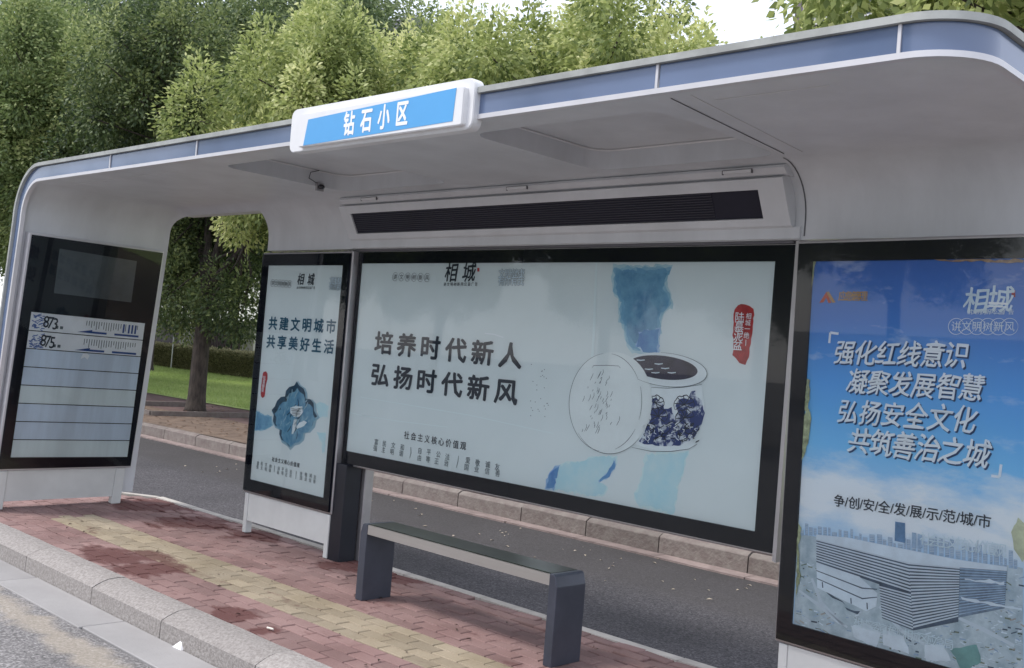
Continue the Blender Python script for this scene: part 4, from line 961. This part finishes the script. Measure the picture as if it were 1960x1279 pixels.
# dome camera in the left hatch
dc = empty('dome_camera', (-6.30, 4.22, 2.83), 'small dark dome camera with a thin cable in the left ceiling recess', 'camera')
q = hit(612, 358, (-6.345, 0, 0), UX)
def dome(c, r_, m, parent, name='dome'):
    bm = bmesh.new(); bmesh.ops.create_uvsphere(bm, u_segments=16, v_segments=8, radius=r_)
    bmesh.ops.scale(bm, vec=(1, 1, .7), verts=bm.verts); me = bpy.data.meshes.new(name); bm.to_mesh(me); bm.free()
    me.polygons.foreach_set('use_smooth', [True]*len(me.polygons)); return obj(name, me, m, parent, Vector(c)-Vector(parent.location))
dome((q.x+.02, q.y, q.z), .026, mat('smoked_dome', (.02, .02, .025), .2), dc)
V, Fc = box(q.x-.012, q.x+.01, q.y-.03, q.y+.03, q.z-.03, q.z+.03); part('mount', V, Fc, M_alu, dc)
V, Fc = tube([(q.x, q.y-.02, q.z+.02), (q.x+.004, q.y-.10, q.z+.045), (q.x+.004, q.y-.09, q.z+.09), (q.x+.004, q.y-.02, q.z+.115)], .003, 5); part('cable', V, Fc, M_dark, dc)

# ------------------------------------------------------------ station name sign
sg = empty('station_name_sign', (-4.31, 3.40, 2.69), 'white framed bright blue stop name sign on the canopy fascia', 'sign')
def rounded_prism(x0, x1, z0, z1, r_, y0, y1, m, parent, name, bev=.008):
    pts = []
    for cx, cz, a0 in ((x1-r_, z1-r_, 0), (x0+r_, z1-r_, 90), (x0+r_, z0+r_, 180), (x1-r_, z0+r_, 270)):
        for k in range(6): a = R(a0+90*k/5); pts.append((cx+r_*math.cos(a), cz+r_*math.sin(a)))
    N = len(pts); V = [Vector((a, y0, b)) for a, b in pts]+[Vector((a, y1, b)) for a, b in pts]
    Fc = [tuple(range(N)), tuple(range(2*N-1, N-1, -1))]+[(i, N+i, N+(i+1) % N, (i+1) % N) for i in range(N)]
    o = part(name, V, Fc, m, parent); bm = bmesh.new(); bm.from_mesh(o.data); bmesh.ops.recalc_face_normals(bm, faces=bm.faces)
    ed = [e for e in bm.edges if nearv(e.verts[0].co.y, e.verts[1].co.y) and nearv(e.verts[0].co.y+parent.location.y, y0)]
    bmesh.ops.bevel(bm, geom=ed, offset=bev, segments=2, affect='EDGES'); bm.to_mesh(o.data); bm.free()
    o.data.polygons.foreach_set('use_smooth', [True]*len(o.data.polygons)); o.data.set_sharp_from_angle(angle=R(30)); return o
M_signw = mat('sign_white_paint', (.72, .72, .72), .35, 0, .05, 3)
rounded_prism(-5.160, -3.648, 2.706, 2.952, .045, 3.375, 3.435, M_signw, sg, 'backplate', .004)
rounded_prism(-5.030, -3.690, 2.722, 2.908, .012, 3.345, 3.376, M_signw, sg, 'box_frame', .004)
PG = Panel((0, 3.3435, 0), 0, 0, 1, 1)
M_sblue = mat('sign_sky_blue', (.085, .34, .66), .35, 0, .04, 1.5)
face = flat(PG, [(590, 229), (874, 168), (866, 232), (580, 279)], M_sblue, sg, 'sign_face', 0)
lettering(PG, '钻石小区', (668.5, 236.5), (770.5, 217), .122, mat('sign_letter_white', (.85, .86, .88), .5), face, 2, .040, sx=.80, sy=1.1, name='lettering', split=True)
0 and strokes(PG, [[(816, 192), (832, 191)], [(806, 233), (820, 232)]], .003, M_whiteink, face, 'reflection_crease', 2)

# ------------------------------------------------------------ bench
be = empty('bench', (-4.6, 4.48, 0), 'backless dark bench with steel edge in front of the wide billboard', 'bench')
Xa, Xb, Xc, Xd, Y0, Y1 = -5.4544, -5.3865, -3.7988, -3.7394, 4.357, 4.600
V, Fc = box(Xb+.001, Xc-.001, Y0+.004, Y1-.004, .432, .4915); part('seat_frame', V, Fc, M_steel, be)
V, Fc = box(Xb+.001, Xc-.001, Y0+.016, Y1-.010, .492, .4975); bevelled('seat', V, Fc, M_seat, be, .002, 1)
def bench_leg(x0, x1, outer_sign):
    ch = .045; top = .497
    if outer_sign > 0: pr_ = [(x0, 0), (x1, 0), (x1, top-ch-.02), (x1-.018, top-.008), (x1-.03, top), (x0, top)]
    else: pr_ = [(x0, 0), (x1, 0), (x1, top), (x0+.03, top), (x0+.018, top-.008), (x0, top-ch-.02)]
    n_ = len(pr_); V = [Vector((a, Y0, b)) for a, b in pr_]+[Vector((a, Y1, b)) for a, b in pr_]
    Fc = [tuple(range(n_)), tuple(range(2*n_-1, n_-1, -1))]+[(i, n_+i, n_+(i+1) % n_, (i+1) % n_) for i in range(n_)]
    bevelled('leg', V, Fc, M_bench, be, .004, 2)
bench_leg(Xa, Xb, -1); bench_leg(Xc, Xd, 1)

# ------------------------------------------------------------ vegetation
def leaf_cloud(name, P_, axis, L, Wd, tone, m, seed=0, drop=.35):
    """many small leaves: P_ Nx3 base points, axis Nx3 directions"""
    g = np.random.default_rng(seed); N = len(P_)
    axis = axis+g.normal(0, .45, (N, 3)); axis[:, 2] -= drop; axis /= np.linalg.norm(axis, axis=1)[:, None]
    side = np.cross(axis, g.normal(0, 1, (N, 3))); side /= np.linalg.norm(side, axis=1)[:, None]+1e-9
    nrm = np.cross(side, axis)
    l_ = L*g.uniform(.65, 1.3, N)[:, None]; w_ = Wd*g.uniform(.7, 1.25, N)[:, None]
    V = np.empty((N, 4, 3)); V[:, 0] = P_; V[:, 1] = P_+axis*l_*.45+side*w_*.5; V[:, 2] = P_+axis*l_-nrm*l_*.12; V[:, 3] = P_+axis*l_*.45-side*w_*.5
    me = bpy.data.meshes.new(name); me.vertices.add(4*N); me.vertices.foreach_set('co', V.reshape(-1).astype(np.float32))
    me.loops.add(4*N); me.loops.foreach_set('vertex_index', np.arange(4*N, dtype=np.int32))
    me.polygons.add(N); me.polygons.foreach_set('loop_start', np.arange(0, 4*N, 4, dtype=np.int32)); me.update(calc_edges=True)
    set_tone(me, np.repeat(np.clip(tone, 0, 1), 4)); me.materials.append(m); return me
def crown(name, seed, rx, z0, z1, nleaf, m, nclump=90, L=.10, Wd=.045, low=0, hollow=.45, cs=(.36, .8), open_=0):
    g = np.random.default_rng(seed)
    zc, rz = (z0+z1)/2, (z1-z0)/2
    C = []
    while len(C) < nclump:
        d = g.normal(0, 1, 3); d /= np.linalg.norm(d); rr_ = g.uniform(hollow, 1)
        p_ = d*rr_*np.array([rx-.45, rx-.45, rz-.45]); p_[2] += zc
        if p_[2] < z0+.3: continue
        C.append(p_)
    for _ in range(low): C.append(np.array([g.normal(0, .85), g.normal(0, .5), g.uniform(1.8, 4.3)]))
    C = np.array(C)
    if low:   # the fork stays open to the street side
        cd = np.array([.87, -.49]); al = C[:, :2] @ cd; pe = np.abs(C[:, 0]*.49+C[:, 1]*.87)
        C = C[~((al > -.1) & (pe < .75) & (C[:, 2] < 4.7) & (C[:, 2] > 2.5))]
    nC = len(C); rad = g.uniform(cs[0], cs[1], nC)
    if low: rad[C[:, 2] < 3.2] *= .85
    ctone = g.normal(.42, .17, nC)
    w = rad**2.2; w /= w.sum(); ci = g.choice(nC, nleaf, p=w)
    d = g.normal(0, 1, (nleaf, 3)); d /= np.linalg.norm(d, axis=1)[:, None]
    rr_ = g.uniform(.25, 1, nleaf)**.55
    taper = 1-.62*np.clip(d[:, 2], 0, 1)*rr_
    lump = 1+.22*np.sin(d[:, 0]*5+ci)*np.sin(d[:, 1]*6+ci*1.3)
    off = d*(rr_*rad[ci]*lump)[:, None]; off[:, 0] *= taper; off[:, 1] *= taper; off[:, 2] *= np.where(d[:, 2] > 0, 1.75, 1.15)
    P_ = C[ci]+off
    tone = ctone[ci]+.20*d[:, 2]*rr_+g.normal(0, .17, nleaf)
    return leaf_cloud(name, P_, d, L, Wd, tone, m, seed), C
def trunk_mesh(name, seed, C, h_fork, r0_, z_top, forks=None):
    g = random.Random(seed); parts = []
    pts = [(0, 0, -.05), (.01, 0, .06), (0, .01, .3), (.02, 0, 1.0), (.03, .02, h_fork)]
    parts.append(tube(pts, [r0_*1.35, r0_*1.15, r0_*1.0, r0_*.93, r0_*.82], 12))
    base = Vector(pts[-1])-Vector((0, 0, .15))
    mains = forks or [(g.uniform(-.9, .9), g.uniform(-.9, .9), h_fork+g.uniform(1.3, 2.2)) for _ in range(4)]
    ends = []
    for mx_ in mains:
        e_ = Vector(mx_); mid = base.lerp(e_, .5)+Vector((g.uniform(-.1, .1), g.uniform(-.1, .1), .1))
        parts.append(tube([base, mid, e_], [r0_*.62, r0_*.46, r0_*.34], 9)); ends.append(e_)
    for c_ in C:
        c_ = Vector(c_)
        if g.random() < .25: continue
        b_ = min(ends, key=lambda q_: (q_-c_).length); mid = b_.lerp(c_, .5)+Vector((g.uniform(-.15, .15), g.uniform(-.15, .15), g.uniform(-.05, .2)))
        parts.append(tube([b_, mid, c_], [r0_*.2, r0_*.11, .012], 5, False))
    V, Fc = join(*parts); return mesh(name, V, Fc, True)
KIND = {}
def tree_kind(key, seed, rx, z0, z1, nleaf, m, h_fork, r0_, **kw):
    forks = kw.pop('forks', None)
    cm, C = crown('crown', seed, rx, z0, z1, nleaf, m, **kw); cm.name = 'crown'
    tm = trunk_mesh('trunk', seed, C, h_fork, r0_, z1, forks); tm.materials.append(M_bark); KIND[key] = (tm, cm)
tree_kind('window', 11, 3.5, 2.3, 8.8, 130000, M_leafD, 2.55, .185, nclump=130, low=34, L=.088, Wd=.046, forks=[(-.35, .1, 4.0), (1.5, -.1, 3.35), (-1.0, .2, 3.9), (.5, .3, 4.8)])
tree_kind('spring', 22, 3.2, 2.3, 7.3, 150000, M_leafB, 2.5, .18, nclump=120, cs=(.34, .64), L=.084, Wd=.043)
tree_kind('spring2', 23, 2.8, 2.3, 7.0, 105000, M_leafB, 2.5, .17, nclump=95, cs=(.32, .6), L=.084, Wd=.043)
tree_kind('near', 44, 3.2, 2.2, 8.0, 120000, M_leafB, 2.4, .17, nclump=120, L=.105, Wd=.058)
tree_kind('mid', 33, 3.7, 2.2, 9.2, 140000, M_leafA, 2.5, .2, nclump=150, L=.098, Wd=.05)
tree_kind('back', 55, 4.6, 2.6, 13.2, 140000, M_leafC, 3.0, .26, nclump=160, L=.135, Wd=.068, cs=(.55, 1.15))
def tree(key, name, x, y, rz, label, group=None, sc=1.0):
    t = empty(name, (x, y, .045), label, 'tree', group); t.rotation_euler.z = rz; t.scale = (sc, sc, sc)
    tm, cm = KIND[key]; obj('trunk', tm, None, t); obj('crown', cm, None, t); return t
G1 = 'camphor trees along the far kerb'; G2 = 'dark tall trees behind the lawn'; G3 = 'unseen trees added on the opposite side of the street'
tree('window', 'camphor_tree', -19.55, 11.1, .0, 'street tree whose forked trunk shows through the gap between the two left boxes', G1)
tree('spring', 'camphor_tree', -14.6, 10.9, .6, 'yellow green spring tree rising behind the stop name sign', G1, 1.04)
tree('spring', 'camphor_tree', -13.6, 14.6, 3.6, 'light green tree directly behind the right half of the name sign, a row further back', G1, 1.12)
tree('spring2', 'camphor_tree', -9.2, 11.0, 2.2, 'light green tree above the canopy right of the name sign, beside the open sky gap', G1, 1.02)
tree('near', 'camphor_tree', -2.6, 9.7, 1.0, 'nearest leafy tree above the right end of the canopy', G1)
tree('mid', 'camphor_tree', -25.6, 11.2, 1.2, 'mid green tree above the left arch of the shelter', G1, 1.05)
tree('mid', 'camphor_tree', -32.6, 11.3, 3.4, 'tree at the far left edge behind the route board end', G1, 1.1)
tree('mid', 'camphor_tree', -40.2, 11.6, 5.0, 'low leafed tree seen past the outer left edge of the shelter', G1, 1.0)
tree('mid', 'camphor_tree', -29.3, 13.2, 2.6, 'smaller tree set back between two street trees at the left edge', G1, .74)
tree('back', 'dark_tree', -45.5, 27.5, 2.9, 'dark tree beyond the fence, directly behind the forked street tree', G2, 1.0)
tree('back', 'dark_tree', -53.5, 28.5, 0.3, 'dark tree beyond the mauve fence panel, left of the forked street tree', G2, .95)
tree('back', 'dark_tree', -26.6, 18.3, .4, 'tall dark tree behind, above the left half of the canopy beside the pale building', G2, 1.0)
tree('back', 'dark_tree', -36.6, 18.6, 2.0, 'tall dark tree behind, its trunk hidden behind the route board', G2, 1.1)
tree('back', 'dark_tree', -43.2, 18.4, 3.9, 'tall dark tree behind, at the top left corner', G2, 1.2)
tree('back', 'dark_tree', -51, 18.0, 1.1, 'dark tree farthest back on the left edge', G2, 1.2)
for i in range(9):  # unseen row behind the viewer, added to darken reflections in the box glass
    tree('mid', 'unseen_street_tree', -66+7.2*i+random.uniform(-.8, .8), -17+random.uniform(-.8, .8), i*1.3, 'unseen tree added across the street behind the viewer, darkening the glass reflections', G3, random.uniform(.95, 1.15))
# hedge
hd = empty('hedge', (-37, 22, 0), 'long clipped brownish green hedge between the lawn and the fence', 'hedge')
V, Fc = box(-62, -25, 21.75, 22.35, .04, .86); part('branches', V, Fc, mat('hedge_inside', (.02, .022, .012), .95, 0, .4, 9), hd)
g = np.random.default_rng(5); N = 60000
X_ = g.uniform(-50, -28, N); top = g.random(N) < .35
Y_ = np.where(top, g.uniform(21.65, 22.4, N), g.normal(21.66, .05, N)); Z_ = np.where(top, g.normal(.93, .045, N), g.uniform(.05, .95, N))
P_ = np.stack([X_, Y_, Z_], 1)-np.array([-37, 22, 0]); ax = np.where(top[:, None], np.array([[0, -.2, 1.]]), np.array([[0, -1., .5]]))
hm = leaf_cloud('foliage', P_, ax*np.ones((N, 1)), .085, .04, g.normal(.42, .2, N)+top*.25, M_hedge, 5, drop=-.1); obj('foliage', hm, None, hd)
# grass
N = 70000; X_ = g.uniform(-42, -17, N); Y_ = 12.7+(21.7-12.7)*g.random(N)**1.1; P_ = np.stack([X_, Y_, np.full(N, .045)], 1)
gm = leaf_cloud('grass', P_, np.tile([[0, 0, 1.6]], (N, 1)), .075, .02, g.normal(.5, .2, N)+.2*np.sin(X_*.9)*np.sin(Y_*1.3), M_grass, 6, drop=0); tag(obj('grass', gm), kind='stuff')
# tree pit kerbs beneath the visible tree
tp = empty('tree_pit_edging', (-19.5, 11, .03), 'low grey stone border of the square planting pit under the forked street tree', 'tree pit')
for p_, q_ in (((-20.6, 9.55), (-18.2, 9.45)), ((-20.6, 9.55), (-20.6, 11.9)), ((-18.2, 9.45), (-18.2, 11.9))):
    a = Vector((*p_, .03)); b = Vector((*q_, .03)); d = (b-a).normalized(); nn = Vector((-d.y, d.x, 0)); V, Fc = frame_box(a, d, nn, UZ, 0, (b-a).length, -.04, .04, 0, .10)
    o = part('border_stone', V, Fc, M_kerb2, tp); set_tone(o.data, [.3]*8)
# fallen leaves and litter
g = np.random.default_rng(9)
def litter(name, N, xr, yr, z, m, L, seed):
    P_ = np.stack([g.uniform(*xr, N), g.uniform(*yr, N), np.full(N, z)], 1); ax = g.normal(0, 1, (N, 3)); ax[:, 2] = 0
    V = np.empty((N, 4, 3)); ax /= np.linalg.norm(ax, axis=1)[:, None]; sd_ = np.stack([-ax[:, 1], ax[:, 0], np.zeros(N)], 1); l_ = L*g.uniform(.5, 1.4, N)[:, None]
    V[:, 0] = P_; V[:, 1] = P_+ax*l_*.5+sd_*l_*.22; V[:, 2] = P_+ax*l_; V[:, 3] = P_+ax*l_*.5-sd_*l_*.22; V[:, 1, 2] += .010; V[:, 2, 2] += .005; V[:, 3, 2] += .007
    o = part(name, V.reshape(-1, 3), [tuple(range(4*i, 4*i+4)) for i in range(N)], m); tag(o, kind='stuff')
litter('fallen_leaves', 75, (-13, -4), (7.0, 8.5), Zr-.008, mat('pale_dry_leaf', (.42, .36, .28), .8, 0, .3, 5), .045, 1)
litter('dead_leaves', 500, (-22, -14), (8.7, 12.3), .05, mat('brown_dry_leaf', (.17, .10, .06), .8, 0, .4, 5), .07, 2)
litter('leaf_bits', 60, (-9.5, -3.5), (3.4, 4.9), .004, mat('dark_leaf_bit', (.06, .035, .025), .9), .03, 3)
lp = gnd(343, 1242, Zr)
lt = part('paper_scrap', [(lp.x-.045, lp.y-.02, Zr+.003), (lp.x+.045, lp.y-.015, Zr+.003), (lp.x+.035, lp.y+.03, Zr+.004), (lp.x+.005, lp.y+.01, Zr+.05), (lp.x-.01, lp.y+.035, Zr+.01)], [(0, 1, 3), (1, 2, 3), (2, 4, 3), (4, 0, 3)], mat('white_paper', (.8, .8, .8), .7))
tag(lt, 'crumpled white scrap lying in the gutter against the kerb', 'litter')
lp = gnd(515, 1207)
lt = part('cigarette_butt', *tube([(lp.x-.02, lp.y, .012), (lp.x+.025, lp.y+.01, .012)], .006, 6), mat('butt_white', (.75, .70, .62), .7)); tag(lt, 'tiny pale butt beside the dark red stain on the bricks', 'litter')

# ------------------------------------------------------------ fence, pole, buildings
fe = empty('fence', (-42, 23.5, 0), 'mauve panel and brown slat fence with pale stone pillars behind the hedge', 'fence')
YF = 23.5
for px0 in (-42.75, -37.75, -47.9, -32.6):
    w_ = .95; V, Fc = box(px0, px0+w_, YF-.3, YF+.3, .04, 2.10); part('pillar', V, Fc, M_pillar, fe)
    V, Fc = box(px0-.06, px0+w_+.06, YF-.36, YF+.36, 2.101, 2.22); part('pillar_cap', V, Fc, M_pillar, fe)
    for z_ in (.7, 1.4):
        V, Fc = box(px0-.004, px0+w_+.004, YF-.304, YF-.301, z_, z_+.02); part('pillar_joint', V, Fc, M_seam, fe)
for a, b in ((-46.95, -42.75), (-62, -47.9)):
    V, Fc = box(a, b, YF-.05, YF+.05, .04, 1.98); part('solid_panel', V, Fc, M_fencewall, fe)
    V, Fc = box(a, b, YF-.07, YF+.07, 2.12, 2.17); part('top_rail', V, Fc, M_slat, fe)
V, Fc = box(0, .05, -.02, .02, 0, .14); bal = mesh('baluster', V, Fc); bal.materials.append(M_slat)
for i in range(28): obj('baluster', bal, None, fe, (-46.9+.15*i+42, 0, 1.98))
V, Fc = box(0, .07, -.02, .02, 0, 1.95); slm = mesh('slat', V, Fc); slm.materials.append(M_slat)
for i in range(31): obj('slat', slm, None, fe, (-41.72+.13*i+42, 0, .08))
for z_ in (.15, 1.15, 1.85): V, Fc = box(-41.8, -37.75, YF+.025, YF+.065, z_, z_+.06); part('rail', V, Fc, M_slat, fe)
V, Fc = box(-41.8, -37.75, YF+.3, YF+.34, .05, 1.9); part('backing_panel', V, Fc, M_fencewall, fe)
pl = empty('flag_pole', (-40.0, 21.0, 0), 'thin white pole with a pale tip standing by the fence left of the tree trunk', 'pole')
q = hit(331, 660, (0, 21.2, 0), UY); pl.location = (q.x, 21.2, .045)
V, Fc = tube([(q.x, 21.2, .045), (q.x, 21.2, 2.1), (q.x, 21.2, 2.95)], [.025, .022, .015], 8); part('shaft', V, Fc, M_white, pl)
V, Fc = box(q.x-.06, q.x+.05, 21.18, 21.20, 2.2, 2.95); part('tip_board', V, Fc, M_white, pl)

def building(name, label, x0, x1, y0, y1, h, mwall, floors, ncol, ww, wh, cat='building', cap=None):
    b_ = empty(name, ((x0+x1)/2, (y0+y1)/2, 0), label, cat)
    V, Fc = box(x0, x1, y0, y1, -.2, h); part('wall', V, Fc, mwall, b_)
    V, Fc = box(x0-.3, x1+.3, y0-.3, y1+.3, h+.002, h+.5); part('parapet', V, Fc, cap or M_bldg2, b_)
    Vf, Ff = join(box(-ww/2-.1, -ww/2, -.12, .0, -wh/2-.1, wh/2+.1), box(ww/2, ww/2+.1, -.12, .0, -wh/2-.1, wh/2+.1), box(-ww/2, ww/2, -.12, 0, wh/2, wh/2+.1), box(-ww/2, ww/2, -.12, 0, -wh/2-.1, -wh/2), box(-.04, .04, -.1, 0, -wh/2, wh/2))
    fm = mesh('window_frame', Vf, Ff); fm.materials.append(M_bldg); Vp, Fp = box(-ww/2, ww/2, -.04, -.01, -wh/2, wh/2); pm = mesh('pane', Vp, Fp); pm.materials.append(M_pane)
    for i in range(floors):
        for j in range(ncol):
            w_ = obj('window', fm, None, b_, (x0+(x1-x0)*(j+.5)/ncol-b_.location.x, y0-b_.location.y, h*(i+.55)/floors)); obj('pane', pm, None, w_)
    return b_
building('apartment_building', 'pale apartment building with grey roof edge glimpsed between the tree crowns', -84, -46.9, 38, 50, 18.6, M_bldg, 6, 8, 1.8, 1.5)
rbk = empty('roof_plant_room', (-49, 40, 19.1), 'dark grey plant room box at the roof corner, seen in the small sky gap', 'plant room')
V, Fc = box(-50.4, -47.1, 38.3, 42, 19.105, 20.6); part('wall', V, Fc, M_bldg2, rbk)
V, Fc = join(box(-50.45, -47.05, 38.24, 42.05, 20.602, 20.75)); part('roof', V, Fc, M_alu, rbk)
building('tower_block', 'dark brown tower block edge beside the nearest tree at the top right', -36.6, -24, 62.2, 74, 48, M_tower, 14, 4, 1.6, 1.7, cap=M_tower)
